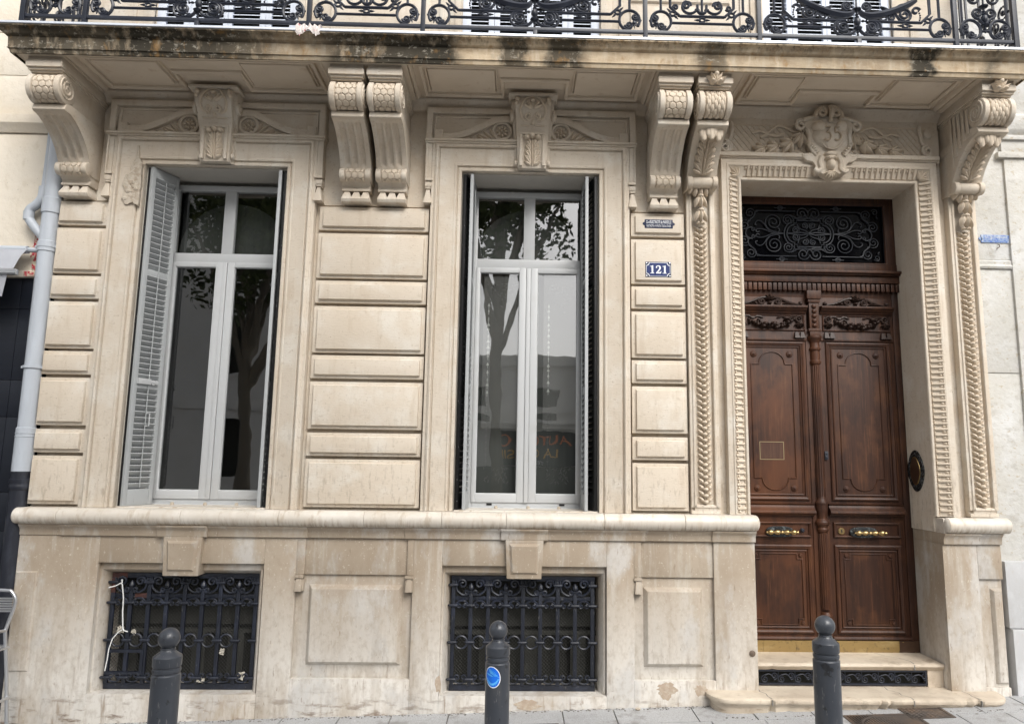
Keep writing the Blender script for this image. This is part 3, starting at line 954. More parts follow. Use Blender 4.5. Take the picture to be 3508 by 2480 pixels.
def corbel_body(rich=False):
    w = MB()
    if not rich:
        w.prism([(YW, 3.945), (-.092, 3.945), (-.092, 3.962), (-.078, 3.968), (-.082, 3.985), (-.105, 4.004), (-.135, 4.014), (-.138, 4.022), (YW, 4.022)], .008, CW - .008, YZ)
    w.prism([(YW, 4.018), (-.120, 4.018), (-.130, 4.06), (-.130, 4.10)] + SH[1:] + [(YW, 4.378)], .0, CW, YZ) if rich else None
    if not rich:                                                # fluted shaft
        w.prism([(YW, 4.018), (-.100, 4.018), (-.118, 4.10)] + [(y + .014, z + .010) for y, z in SH[1:]] + [(YW, 4.390)], .0005, CW - .0005, YZ)
        xs = [0, .026, .034, .040, .050, .060, .066, .074, .095, .103, .109, .1225, .136, .142, .150, .171, .179, .185, .195, .205, .211, .219, CW]
        gr = [0, 0, 0, .6, 1, 1, .6, 0, 0, 0, .6, 1, .6, 0, 0, 0, 0, .6, 1, 1, .6, 0, 0]
        xs = [0, .030] + [q + i * .063 for i in range(3) for q in (.036, .040, .050, .0595, .069, .079, .083)] + [CW]
        xs = sorted(set(round(x, 4) for x in xs))
        def g_(x):
            for i in range(3):
                a = .036 + i * .063
                if a < x < a + .047:
                    return min(1, min(x - a, a + .047 - x) / .010)
            return 0
        N_ = 26
        vs, fs = [], []
        for i in range(N_ + 1):
            v = cum[-1] * i / N_
            fd = min(1, max(0, (v - .035) / .012)) * min(1, max(0, (cum[-1] - .05 - v) / .02))
            for x in xs:
                vs.append(MS(x, v, -.016 * g_(x) * fd))
        m = len(xs)
        for i in range(N_):
            fs += [(i * m + j, i * m + j + 1, (i + 1) * m + j + 1, (i + 1) * m + j) for j in range(m - 1)]
        w.add(vs, fs)
    w.prism([(YW, 4.379), (-.505, 4.379), (-.512, 4.386), (-.508, 4.405), (-.500, 4.428), (-.47, 4.45), (YW, 4.45)], .0, CW, YZ)
    w.prism([(YW, 4.449), (-.42, 4.449), (-.46, 4.50), (-.46, 4.58), (-.44, 4.642), (YW, 4.642)], .012, CW - .012, YZ)
    for (x0, x1) in ((-.003, .042), (CW - .042, CW + .003)):              # rings of the two rolls
        w.lathe([(.100, x0), (.112, x0 + .005), (.112, x1 - .005), (.100, x1)], (0, -.508, 4.540), 24, 'x')
        xf = x0 - .002 if x0 < .1 else x1 + .002
        w.tube([(xf, y, z) for y, _, z in spiral(-.508, 4.540, .088, .012, 120, 2.3, 40)], .009, 5)
        w.lathe([(.042, x0), (.052, x0 + .004), (.052, x1 - .004), (.042, x1)], (0, -.134, 4.062), 18, 'x')
    w.lathe([(.092, .03), (.096, .05), (.098, CW / 2), (.096, CW - .05), (.092, CW - .03)], (0, -.508, 4.540), 24, 'x')
    w.lathe([(.036, .03), (.042, .06), (.044, CW / 2), (.042, CW - .06), (.036, CW - .03)], (0, -.134, 4.062), 18, 'x')
    w.box(-.004, CW + .004, -.600, YW, 4.655, 4.672)
    w.box(-.012, CW + .012, -.618, YW, 4.672, 4.720)
    w.box(-.004, CW + .004, -.606, YW, 4.720, 4.757)
    w.box(.006, CW - .006, -.58, YW, 4.640, 4.656)
    return w
def scales(w, cy, cz, r, a0=-80, a1=88, pointed=False, ncol=3):
    M_ = cylM(cy, cz, r)
    wd = CW - .094
    cw = wd / ncol
    hr = cw / math.sqrt(3)
    st = (cw * .62) if pointed else hr * 1.5
    v, i = R(a0) * r, 0
    while v < R(a1) * r:
        cols = [j + .5 for j in range(ncol)] if i % 2 else list(range(ncol + 1))
        for j in cols:
            u = .047 + wd * j / ncol
            edge = j in (0, ncol)
            u = u + cw * .22 if j == 0 else u - cw * .22 if j == ncol else u
            if pointed:
                w.leaf(M_, u, v + st * 1.4, -pi / 2, st * 2.3, cw * (.62 if edge else 1.06), .012, 0, 5)
            else:
                w.dome(M_, u, v, cw * .60 * (.55 if edge else 1) * .93, hr * .95, .009, 0, 12, 3, 7) if False else hexplate(w, M_, u, v, hr * .93, .010, .5 if edge else 1)
        v += st
        i += 1
    return w
def hexplate(w, M_, u, v, r, h, k):
    vs = []
    for q, hh in ((1, -.003), (1, h * .55), (.80, h)):
        for t in range(6):
            a = pi / 6 + t * pi / 3
            vs.append(M_(u + r * q * k * math.cos(a), v + r * q * math.sin(a), hh))
    vs.append(M_(u, v, h * 1.25))
    fs = [(i * 6 + t, i * 6 + (t + 1) % 6, i * 6 + 6 + (t + 1) % 6, i * 6 + 6 + t) for i in (0, 1) for t in range(6)]
    w.add(vs, fs + [(12 + t, 12 + (t + 1) % 6, 18) for t in range(6)])
def drops(w):
    for i in range(3):
        x = .047 + i * .0755
        t, b = .020, .040
        w.add([(x - t, YW, 3.940), (x + t, YW, 3.940), (x + b, YW, 3.875), (x - b, YW, 3.875), (x - t, -.080, 3.940), (x + t, -.080, 3.940), (x + b, -.112, 3.875), (x - b, -.112, 3.875),
               (x - b, YW, 3.852), (x + b, YW, 3.852), (x - b, -.100, 3.852), (x + b, -.100, 3.852)],
              [(4, 5, 6, 7), (0, 1, 5, 4), (1, 2, 6, 5), (3, 0, 4, 7), (7, 6, 11, 10), (2, 9, 11, 6), (8, 3, 7, 10), (10, 11, 9, 8)])
    return w
cb = corbel_body().build('corbel', cream, house, bevel=.003, loc=(-3.715, 0, 0))
scales(scales(MB(), -.508, 4.540, .097), -.134, 4.062, .043).build('scale_roll', ornament_paint, cb)
drops(MB()).build('drop_row', cream, cb, bevel=.002)
for x in (-1.462, -1.172, 1.052):
    c = copy_tree(cb, house)
    c.location.x = x
rb = corbel_body(True).build('leafy_corbel', cream, house, bevel=.003, loc=(1.358, 0, 0))
scales(MB(), -.508, 4.540, .097, pointed=True).build('scale_roll', ornament_paint, rb)
a = MB()
Lc = cum[-1]
a.acanthus(MS, CW / 2, .03, Lc - .02, .205, .026, 5)
for dx in (-.075, -.025, .025, .075):
    a.dome(MS, CW / 2 + dx, Lc - .045 - abs(dx) * .25, .028, .035, .048)
a.tube([MS(CW / 2 - .016, .03 + Lc * i / 9 * .85, .014) for i in range(10)], .009, 5)
a.tube([MS(CW / 2 + .016, .03 + Lc * i / 9 * .85, .014) for i in range(10)], .009, 5)
a.build('acanthus_leaf', ornament_paint, rb)
a = MB()                                                        # palmette on the beam above
Mp = flat(-.618)
for an, L_ in ((90, .085), (58, .085), (122, .085), (28, .085), (152, .085), (8, .06), (172, .06)):
    a.leaf(Mp, CW / 2, 4.672, R(an), L_, .042, .03, .02)
a.dome(Mp, CW / 2 - .03, 4.675, .022, .018, .045)
a.dome(Mp, CW / 2 + .03, 4.675, .022, .018, .045)
a.dome(Mp, CW / 2, 4.735, .028, .030, .04)
a.build('palmette', ornament_paint, rb)
a = MB()                                                        # leaf skirt and husks under the foot
Mf = flat(-.075)
for dx, an, L_ in ((-.085, 250, .08), (-.045, 262, .10), (0, 270, .11), (.045, 278, .10), (.085, 290, .08)):
    a.leaf(Mf, CW / 2 + dx * .8, 4.055, R(an), L_, .062, .04, .01)
for z in (3.965, 3.845):
    for dx, an in ((-.03, 250), (.03, 290), (0, 270)):
        a.leaf(Mf, CW / 2 + dx * .4, z, R(an), .105, .055, .034 if dx else .045, .008)
    a.dome(Mf, CW / 2, z, .030, .022, .04)
for dx in (-.022, 0, .022):
    a.dome(Mf, CW / 2 + dx, 3.738, .014, .013, .022)
a.build('husk_drop', ornament_paint, rb)
c = copy_tree(rb, house)
c.location.x = 3.566
a = MB()
for i in range(5):
    y = -.165 - i * .055
    zb = 4.72
    for (q, e) in zip(SH, SH[1:]):
        if e[0] <= y <= q[0]:
            zl = q[1] + (e[1] - q[1]) * (y - q[0]) / (e[0] - q[0])
    a.box(-.007, .004, y - .018, y + .018, zl + .07, zb - .07 - i * .006)
a.build('flank_flute', cream, c, bevel=.002)
# ---------------------------------------------------------------- pilasters with leaf chains
def pilaster(x0, x1):
    w = MB()
    w.box(x0, x1, -.018, YW, 1.40, 4.02)
    a, b = x0 + .026, x1 - .026
    w.mould([(a, 1.452), (a, 4.02), (b, 4.02), (b, 1.452)], [(.026, -.016), (.026, -.040), (.006, -.040), (.002, -.050), (-.012, -.050), (-.018, -.040), (-.022, -.016)])
    w.mould([(b, 1.452), (a, 1.452)], [(.026, -.016), (.026, -.041), (.006, -.041), (.002, -.050), (-.012, -.050), (-.018, -.040), (-.022, -.016)])
    w.box(x0, x1, -.040, -.017, 1.40, 1.428)
    p = w.build('pilaster', cream, house, bevel=.0015)
    g = MB()
    c = (x0 + x1) / 2
    M = flat(-.018)
    z = 3.700
    while z > 1.50:
        g.dome(M, c, z - .012, .026, .020, .040, 0, 10, 3)
        for sg in (-1, 1):
            g.dome(M, c + sg * .030, z + .004, .022, .017, .032, sg * .9, 8, 3)
            g.dome(M, c + sg * .044, z + .018, .013, .012, .024, 0, 7, 2)
            g.dome(M, c + sg * .007, z + .014, .005, .009, .038, 0, 6, 2)
        z -= .0477
    g.build('leaf_chain', ornament_paint, p)
pilaster(1.372, 1.602)
pilaster(3.578, 3.806)

# ---------------------------------------------------------------- carved door surround
DS = [(0, .03), (0, -.004), (.006, -.014), (.020, -.015), (.028, -.006), (.031, .002), (.034, .002), (.113, -.042), (.116, -.052), (.130, -.054), (.136, -.046), (.176, -.046), (.178, .03)]
w = MB()
w.mould([(DX0, 1.40), (DX0, DZ1), (DX1, DZ1), (DX1, 1.40)], DS)
w.box(DX0 - .186, DX1 + .186, -.058, YW, DZ1 + .178, DZ1 + .190)
w.box(DX0 - .192, DX1 + .192, -.078, YW, DZ1 + .190, DZ1 + .222)
sr = w.build('door_surround', cream, house, bevel=.0015)
g, gl_, gr_, gt_ = MB(), MB(), MB(), MB()
def unit(g, M, v):
    g.add([M(a, v + .0228 + q * k, h) for h, k in ((-.004, .0095), (.015, .0095), (.019, .006)) for a, q in ((.001, -1), (.080, -1), (.080, 1), (.001, 1))],
          [(0, 1, 5, 4), (1, 2, 6, 5), (2, 3, 7, 6), (3, 0, 4, 7), (4, 5, 9, 8), (5, 6, 10, 9), (6, 7, 11, 10), (7, 4, 8, 11), (8, 9, 10, 11)])
    g.dome(M, .061, v, .0115, .0115, .014, 0, 10, 3)
    g.dome(M, .078, v, .006, .016, .011, 0, 6, 2)
    g.dome(M, .003, v, .006, .014, .010, 0, 6, 2)
def jamb(xe, sg):
    return lambda a, v, h: (xe + sg * (.034 + a), .001 - .557 * a - h * .87, v)
top = lambda a, v, h: (v, .001 - .557 * a - h * .87, DZ1 + .034 + a)
z = 1.425
while z < DZ1 - .02:
    unit(gl_, jamb(DX0, -1), z)
    unit(gr_, jamb(DX1, 1), z)
    z += .0456
x = DX0 + .03
while x < DX1 - .02:
    if abs(x - 2.575) > .17:
        unit(g if x < 2.575 else gt_, top, x)
    x += .0456
for xe, sg in ((DX0, -1), (DX1, 1)):                            # leaf at each mitre
    M = lambda u, v, h: (u, -.02 - h, v)
    cx, cz = xe + sg * .035, DZ1 + .035
    for an in (45, 18, 72, 100, -10):
        (g if sg < 0 else gt_).leaf(M, cx, cz, R(an) if sg > 0 else pi - R(an), .105 if an == 45 else .085, .035, .022)
for q in (g, gl_, gr_, gt_):
    q.build('fluted_band', ornament_paint, sr, whole=True)

# ---------------------------------------------------------------- trellis frieze, garlands and cartouche
DC = 2.578
w = MB()
w.box(1.62, 3.545, -.012, YW, 4.33, 4.695)
fr = w.build('door_frieze', cream, house)
g = MB()
fx0, fx1, fz0, fz1 = 1.775, 3.385, 4.368, 4.628
for sl in (1, -1):
    k = -8.0
    c0 = fx0 - .4
    while c0 < fx1 + .4:
        pts = []
        za, zb = fz0, fz1                                     # line x = c0 + sl*(z-fz0)*.8
        xa, xb = c0, c0 + sl * (zb - za) * .8
        lo, hi = 0.0, 1.0
        dx = xb - xa
        for lim, sgn in ((fx0, 1), (fx1, -1)):
            t = (lim - xa) / dx
            if (dx > 0) == (sgn > 0):
                lo = max(lo, t)
            else:
                hi = min(hi, t)
        if hi - lo > .05:
            P = [(xa + dx * t, -.012, za + (zb - za) * t) for t in (lo, hi)]
            g.tube(P, .0055, 4)
        c0 += .049
g.mould([(fx0, fz0), (fx0, fz1), (fx1, fz1), (fx1, fz0)], [(0, -.011), (0, -.018), (.008, -.018), (.008, -.011)])
g.build('trellis', ornament_paint, fr)
for sg in (-1, 1):
    X = lambda d_: DC + sg * d_
    g = MB()
    q = spiral(X(.862), 4.425, .050, .012, 90, sg * 1.6, 26, -.030)
    g.tube(q, [.017 - .007 * i / 26 for i in range(27)], 7)
    g.tube(bez([(X(.862), 4.475), (X(.83), 4.487), (X(.815), 4.515), (X(.81), 4.56), (X(.80), 4.60), (X(.81), 4.650)], 4, -.026), .017, 7)
    g.dome(flat(-.012), X(.872), 4.585, .050, .055, .02)
    g.build('end_scroll', cream, fr)
    g = MB()
    M = flat(-.022)
    for (dx, dz, an, k) in ((.215, 4.560, -68, 1.05), (.30, 4.485, -38, 1.05), (.42, 4.438, -22, 1.0), (.53, 4.415, -12, .9)):
        for da, L_, W_ in ((-44, .100, .060), (-14, .130, .070), (16, .125, .066), (44, .095, .054)):
            a_ = R(an + da)
            g.leaf(M, X(dx), dz, a_ if sg > 0 else pi - a_, L_ * k, W_ * k, .034, .012)
        for q in ((-.012, .012), (.012, .010), (0, -.012)):
            g.dome(M, X(dx) + q[0], dz + q[1], .012, .012, .04)
    g.tube(bez([(X(.20), 4.60), (X(.27), 4.575), (X(.33), 4.605), (X(.40), 4.625), (X(.46), 4.590), (X(.50), 4.555), (X(.57), 4.575), (X(.63), 4.55)], 5, -.026), [.008 + .007 * abs(math.sin(i * .55)) for i in range(36)], 6, flat=.6)
    g.tube(bez([(X(.36), 4.555), (X(.42), 4.535), (X(.50), 4.545), (X(.56), 4.515)], 5, -.022), [.010 + .006 * abs(math.sin(i * .7)) for i in range(16)], 6, flat=.6)
    g.build('garland', ornament_paint, fr)
w = MB()                                                        # cartouche
half = [(0, 4.690), (.05, 4.688), (.09, 4.672), (.135, 4.665), (.185, 4.652), (.212, 4.612), (.190, 4.575), (.180, 4.53), (.182, 4.47), (.170, 4.42), (.150, 4.372), (.185, 4.345), (.225, 4.362), (.232, 4.335), (.20, 4.30), (.150, 4.29), (.125, 4.255), (.140, 4.215), (.120, 4.188), (.085, 4.195), (.055, 4.175), (.025, 4.150), (0, 4.142)]
ol = [(DC + x, z) for x, z in half] + [(DC - x, z) for x, z in half[-2:0:-1]]
w.prism(ol, -.085, .0)
for sg in (-1, 1):
    w.tube(spiral(DC + sg * .232, 4.612, .046, .012, 115 if sg > 0 else 65, -sg * 1.25, 22, -.075), [.018 - .006 * i / 22 for i in range(23)], 7)
    w.tube(bez([(DC + sg * .215, 4.655), (DC + sg * .15, 4.672), (DC + sg * .09, 4.675)], 5, -.085), .018, 7)
    w.tube(bez([(DC + sg * .18, 4.575), (DC + sg * .168, 4.52), (DC + sg * .172, 4.45), (DC + sg * .150, 4.39), (DC + sg * .115, 4.345)], 5, -.085), .018, 7)
    w.tube(bez([(DC + sg * .070, 4.33), (DC + sg * .090, 4.28), (DC + sg * .082, 4.23), (DC + sg * .115, 4.205), (DC + sg * .14, 4.225)], 5, -.088), [.026 - .0005 * i for i in range(21)], 7)
    w.tube(bez([(DC + sg * .165, 4.36), (DC + sg * .20, 4.338), (DC + sg * .235, 4.358)], 5, -.075), .013, 6)
    for i in range(5):
        w.dome(flat(-.088), DC + sg * (.178 - i * .017), 4.445 - i * .020, .020, .010, .022, -sg * .7)
ct = w.build('cartouche', cream, fr, bevel=.006, smooth=45)
w = MB()
M = flat(-.084)
w.dome(M, DC, 4.520, .150, .118, .044, 0, 24, 5)
for sg in (-1, 1):
    w.dome(M, DC + sg * .085, 4.585, .068, .055, .056, sg * .5, 14, 4)
w.build('shield', cream, ct)
w = MB()
w.dome(flat(-.112), DC + .004, 4.508, .088, .112, .022, 0, 28, 5)
w.tube([(x, -.114, z) for x, _, z in arc(DC + .004, 4.508, .094, 0, 360, 28, 0, .118)][:-1], .0055, 5, True)
w.build('number_oval', cream, ct)
w = MB()
for pts in ([(-.078, .055), (-.020, .055), (-.052, .012)], [(-.052, .012), (-.028, .006), (-.018, -.018), (-.030, -.045), (-.055, -.054), (-.078, -.042)],
            [(.074, .055), (.024, .055), (.020, .008)], [(.020, .008), (.050, .014), (.070, -.008), (.066, -.036), (.042, -.054), (.014, -.046)]):
    q = [(x, 0, z) for x, z in pts] if len(pts) == 3 else bez(pts, 4)
    w.tube([(DC + .006 + x * .95, -.1425, 4.512 + z * 1.05) for x, _, z in q], .0085, 6)
w.build('engraved_numerals', numeral_shade, ct)
w = MB()                                                        # crest, mask, egg and shell
for sg in (-1, 1):
    w.tube(spiral(DC + sg * .060, 4.718, .040, .010, 90, sg * 1.3, 20, -.105), [.017 - .006 * i / 20 for i in range(21)], 7)
    w.tube(bez([(DC + sg * .115, 4.672), (DC + sg * .105, 4.715), (DC + sg * .07, 4.758)], 5, -.095), .020, 7)
    w.dome(flat(-.10), DC + sg * .028, 4.312, .016, .014, .032)
w.tube([(DC + .010, -.120, 4.765), (DC + .010, -.135, 4.72), (DC + .004, -.138, 4.68), (DC, -.130, 4.655)], [.020, .024, .020, .012], 8)
for i in range(5):
    w.tube([(DC - .016, -.148 - .002 * i % 2, 4.755 - i * .018), (DC + .032, -.148, 4.757 - i * .018)], .004, 5)
w.dome(flat(-.125), DC, 4.645, .020, .020, .018)
w.dome(flat(-.088), DC, 4.350, .062, .030, .040)
w.dome(flat(-.088), DC, 4.318, .062, .026, .034)
w.dome(flat(-.090), DC - .002, 4.258, .038, .052, .045, 0, 14, 4)
for i in range(7):
    an = 180 + 22 + i * 22.6
    w.leaf(flat(-.088), DC - .002, 4.205, R(an), .068, .032, .022)
w.build('crest', ornament_paint, ct)

# ---------------------------------------------------------------- front door
LC, RC, AX = 2.183, 2.938, 2.560
w = MB()
w.box(DX0 - .02, DX1 + .02, DY + .035, .44, .20, 4.16)          # boards behind everything
w.box(DX0 - .01, 1.874, DY - .005, DY + .05, .28, 3.37)
w.box(3.262, DX1 + .01, DY - .005, DY + .05, .28, 3.37)
w.box(DX0 - .01, DX1 + .01, DY, DY + .05, 3.235, 3.300)
w.box(DX0 - .01, DX1 + .01, DY - .05, DY + .05, 3.362, 3.425)   # transom cornice
w.box(DX0 - .01, DX1 + .01, DY - .075, DY + .05, 3.425, 3.440)
w.box(DX0 - .01, DX1 + .01, DY - .095, DY + .05, 3.440, 3.462)
w.box(DX0 - .01, DX1 + .01, DY - .02, DY + .05, 3.462, 3.538)
w.box(DX0 - .01, DX1 + .01, DY - .012, DY + .05, 4.088, 4.150)
w.box(DX0 - .01, 1.878, DY - .012, DY + .05, 3.538, 4.088)
w.box(3.238, DX1 + .01, DY - .012, DY + .05, 3.538, 4.088)
w.mould([(1.878, 3.538), (1.878, 4.088), (3.238, 4.088), (3.238, 3.538)], [(0, DY + .01), (-.012, DY + .004), (-.016, DY - .008), (-.006, DY - .022), (.004, DY - .022), (.008, DY - .008)], True)
fd = w.build('front_door', wood, house, bevel=.003)
w = MB()
x = 1.862
while x < 3.30:
    w.box(x, x + .032, DY - .040, DY + .02, 3.289, 3.354)
    x += .0432
w.build('dentil_row', wood, fd, bevel=.002)
def door_leaf(c, hw, side):
    w = MB()
    w.box(c - hw, c + hw, DY, DY + .05, .285, 3.236)
    sweep = [(0, DY + .001), (.004, DY - .014), (.016, DY - .020), (.028, DY - .012), (.034, DY - .012), (.038, DY + .001)]
    for (hx, z0, z1) in ((.285, 1.492, 2.842), (.285, .425, 1.138), (.285, 1.192, 1.320)):
        k = .55 if z1 - z0 < .2 else 1
        w.mould([(c - hx, z0), (c - hx, z1), (c + hx, z1), (c + hx, z0)], [(-u * k, h) for u, h in sweep], True)
    for hx, z0, z1 in ((.243, 1.535, 2.800), (.243, .470, 1.092)):
        w.mould([(c - hx, z0), (c - hx, z1), (c + hx, z1), (c + hx, z0)], [(-u * .4, DY + (h - DY) * .5) for u, h in sweep], True)
    ln = [(0, DY + .001), (.002, DY - .007), (.008, DY - .009), (.012, DY - .002)]
    pts = [(-.185, 1.672), (-.122, 1.672)] + [(-.118 * math.cos(t * pi / 10), 1.672 - .100 * math.sin(t * pi / 10)) for t in range(0, 11)] + [(.122, 1.672), (.185, 1.672), (.185, 2.650), (.122, 2.650)] + \
          [(.118 * math.cos(t * pi / 10), 2.650 + .108 * math.sin(t * pi / 10)) for t in range(0, 11)] + [(-.122, 2.650), (-.185, 2.650)]
    w.mould([(c + x, z) for x, z in pts], ln, True)
    q = .045
    a, b, z0, z1 = -.205, .205, .490, 1.068
    pts = [(a + q, z0), (b - q, z0), (b - q, z0 + q), (b, z0 + q), (b, z1 - q), (b - q, z1 - q), (b - q, z1), (a + q, z1), (a + q, z1 - q), (a, z1 - q), (a, z0 + q), (a + q, z0 + q)]
    w.mould([(c + x, z) for x, z in pts], ln, True)
    M = flat(DY)
    for sx in (-1, 1):
        for z in (2.728, 1.592):
            for r_, h in ((.032, .008), (.020, .013), (.009, .019)):
                w.dome(M, c + sx * .156, z, r_, r_, h, 0, 14, 3, 6)
        for z in (z0 + .020, z1 - .020):
            w.dome(M, c + sx * .187, z, .019, .019, .008, 0, 12, 3, 6)
    YZd = lambda p, q_, h: (h, p, q_)                              # bulging lock rail and the shelf above the carving
    w.prism([(DY, 1.372), (DY - .03, 1.372), (DY - .036, 1.384), (DY - .060, 1.392), (DY - .058, 1.408), (DY - .040, 1.425), (DY - .022, 1.440), (DY - .016, 1.455), (DY - .03, 1.468), (DY, 1.472)], c - hw + .004, c + hw - .004, YZd)
    w.prism([(DY, 3.088), (DY - .012, 3.088), (DY - .018, 3.102), (DY - .04, 3.118), (DY - .044, 3.128), (DY - .058, 3.134), (DY - .058, 3.152), (DY, 3.156)], c - hw + .004, c + hw - .004, YZd)
    w.box(c - hw + .002, c + hw - .002, DY - .012, DY, 2.850, 2.868)
    w.prism([(DY, .380), (DY - .016, .380), (DY - .022, .388), (DY - .016, .405), (DY, .412)], c - hw, c + hw, YZd)
    w.mould([(c - .30, 2.935), (c - .30, 3.082), (c + .30, 3.082), (c + .30, 2.935)], [(-u * .4, DY + (h - DY) * .6) for u, h in sweep], True)
    lf = w.build('door_leaf', wood, fd, bevel=.0015)
    g = MB()                                                    # carved pediment
    for sg in (-1, 1):
        X = lambda d_: c + sg * d_
        g.tube(bez([(X(.035), 3.228), (X(.085), 3.222), (X(.14), 3.198), (X(.20), 3.178), (X(.28), 3.166)], 5, DY - .008), [.013 - .00025 * i for i in range(21)], 7)
        g.tube(spiral(X(.070), 3.192, .030, .006, 60 if sg > 0 else 120, -sg * 1.4, 18, DY - .012), .009, 6)
        g.dome(M, X(.27), 3.178, .020, .022, .025)
        for dx, an, L_ in ((.11, 25, .06), (.13, 8, .07), (.17, 4, .06)):
            g.leaf(M, X(dx), 3.168, R(an) if sg > 0 else pi - R(an), L_, .022, .02)
    for an in (90, 50, 130, 20, 160):
        g.leaf(M, c, 3.205, R(an), .055, .03, .03)
    g.dome(M, c, 3.180, .020, .020, .03)
    g.build('carved_pediment', carved_wood, lf)
    g = MB()                                                    # fruit swag between two pendants
    r3 = random.Random(5)
    for i in range(64):
        t = r3.uniform(-1, 1)
        z = 3.035 - .062 * (1 - t * t) + r3.uniform(-.02, .02) * (1.2 - abs(t))
        s_ = r3.uniform(.010, .024) * (1.25 - .5 * abs(t))
        if r3.random() < .45:
            g.leaf(M, c + t * .20, z, r3.uniform(0, 6.28), s_ * 2.4, s_ * 1.1, .028)
        else:
            g.dome(M, c + t * .20, z, s_, s_ * .9, .022 + s_ * .7, 0, 8, 3)
    for sg in (-1, 1):
        X = lambda d_: c + sg * d_
        g.tube([(x, DY - .012, z) for x, _, z in arc(X(.248), 3.040, .024, 0, 360, 14)][:-1], .008, 6, True)
        g.dome(M, X(.248), 3.040, .012, .012, .02)
        g.tube(bez([(X(.235), 3.06), (X(.19), 3.065), (X(.15), 3.045), (X(.11), 3.062), (X(.06), 3.05)], 5, DY - .006), [.006 + .004 * abs(math.sin(i * .8)) for i in range(21)], 5)
        for an in (270, 240, 300, 205, 335):
            g.leaf(M, X(.252), 3.005, R(an), .048, .026, .026)
        g.dome(M, X(.252), 3.000, .020, .015, .03)
    g.build('carved_swag', carved_wood, lf)
    g = MB()
    for sg in (-1, 1):
        for dx in (-.024, .024):
            x = c + sg * .248 + dx
            g.add([(x - .012, DY, 2.924), (x + .012, DY, 2.924), (x + .023, DY, 2.872), (x - .023, DY, 2.872), (x - .012, DY - .02, 2.924), (x + .012, DY - .02, 2.924), (x + .023, DY - .036, 2.872), (x - .023, DY - .036, 2.872)],
                  [(4, 5, 6, 7), (0, 1, 5, 4), (1, 2, 6, 5), (2, 3, 7, 6), (3, 0, 4, 7)])
    g.build('wooden_drop', carved_wood, lf)
    return lf
lfl = door_leaf(LC, .318, -1)
lfr = door_leaf(RC, .322, 1)
tag(lfl, 'door leaf with the scraped rectangular outline of a missing plate')
w = MB()                                                        # meeting post: square pilaster, then fluted colonnette
w.box(AX - .062, AX + .062, DY - .05, DY + .02, 3.215, 3.288)
w.box(AX - .052, AX + .052, DY - .04, DY + .02, 3.185, 3.215)
w.box(AX - .042, AX + .042, DY - .03, DY + .02, 2.950, 3.185)
w.box(AX - .058, AX + .058, DY - .045, DY + .02, 2.928, 2.952)
w.box(AX - .046, AX + .046, DY - .04, DY + .02, 2.885, 2.928)
for i in range(5):
    w.dome(flat(DY - .03), AX, 3.150 - i * .042, .026, .022, .014, 0, 10, 3)
w.box(AX - .075, AX + .055, DY - .008, DY + .02, .285, 2.95)
pf = [(.030, .30), (.046, .302), (.046, .545), (.050, .55), (.050, .575), (.042, .585), (.036, .60)]
w.lathe([(.036, .62), (.034, 1.235), (.046, 1.245), (.050, 1.262), (.040, 1.275), (.046, 1.290), (.058, 1.302), (.060, 1.318), (.050, 1.335), (.036, 1.348), (.042, 1.395), (.048, 1.410), (.050, 1.418), (.050, 1.462), (.054, 1.468), (.054, 1.482), (.044, 1.492), (.036, 1.515), (.034, 2.640), (.044, 2.648), (.046, 2.672), (.038, 2.680), (.042, 2.72), (.038, 2.760), (.048, 2.768), (.050, 2.782), (.042, 2.79), (.038, 2.83), (.056, 2.862), (.062, 2.870), (.062, 2.888)], (AX, DY - .010, 0), 18)
w.lathe(pf, (AX, DY - .010, 0), 12)
for i in range(7):
    a = pi + (i + .5) * pi / 7
    for z0, z1 in ((.63, 1.225), (1.53, 2.63)):
        w.tube([(AX + .035 * math.cos(a), DY - .010 + .035 * math.sin(a), z0), (AX + .035 * math.cos(a), DY - .010 + .035 * math.sin(a), z1)], .0055, 5)
w.build('meeting_post', wood, fd, bevel=.0015)
w = MB()                                                        # brass kick plates, seamed and nailed
for a, b in ((DX0, 2.03), (2.032, 2.30), (2.302, 2.56), (2.562, 3.155)):
    w.box(a, b, DY - .012, DY + .02, .278, .374)
for i in range(15):
    w.dome(flat(DY - .012), DX0 + .04 + i * .1, .366 if i % 2 else .286, .006, .006, .004, 0, 6, 2)
w.build('kick_plate', brass_plate, fd)
w = MB()
w.box(3.157, DX1, DY - .012, DY + .02, .278, .374)
w.build('kick_plate', copper, fd)
for c, k in ((LC + .015, 0), (RC - .035, 1)):                   # handles
    w = MB()
    n = 24
    ov = [(c + .115 * math.copysign(abs(math.cos(2 * pi * i / n)) ** .6, math.cos(2 * pi * i / n)), 1.238 + .044 * math.copysign(abs(math.sin(2 * pi * i / n)) ** .8, math.sin(2 * pi * i / n))) for i in range(n)]
    w.prism(ov, DY - .022, DY)
    pl = w.build('handle_plate', marble, fd, bevel=.006)
    h = MB()
    pr = [(.004, -.135), (.010, -.132), (.008, -.122), (.018, -.112), (.022, -.098), (.018, -.082), (.009, -.074), (.011, -.066), (.021, -.050), (.021, -.030), (.010, -.012), (.014, -.004), (.014, .004), (.010, .012), (.020, .030), (.022, .048), (.012, .062), (.010, .07), (.020, .084), (.024, .098), (.020, .112), (.012, .122), (.013, .132), (.006, .14)]
    cx = c + (.03 if k else 0)
    h.lathe(pr, (cx, DY - .075, 1.238), 14, 'x')
    for dx in (-.065, .065):
        h.tube([(cx + dx, DY - .075, 1.238), (c + dx, DY - .01, 1.238)], .011, 8)
    h.build('door_handle', brass, pl)
w = MB()
w.lathe([(.028, 0), (.028, -.008), (.024, -.012)], (2.722, DY, 1.246), 18, 'y')
w.build('keyhole_plate', brass, fd)
w = MB()
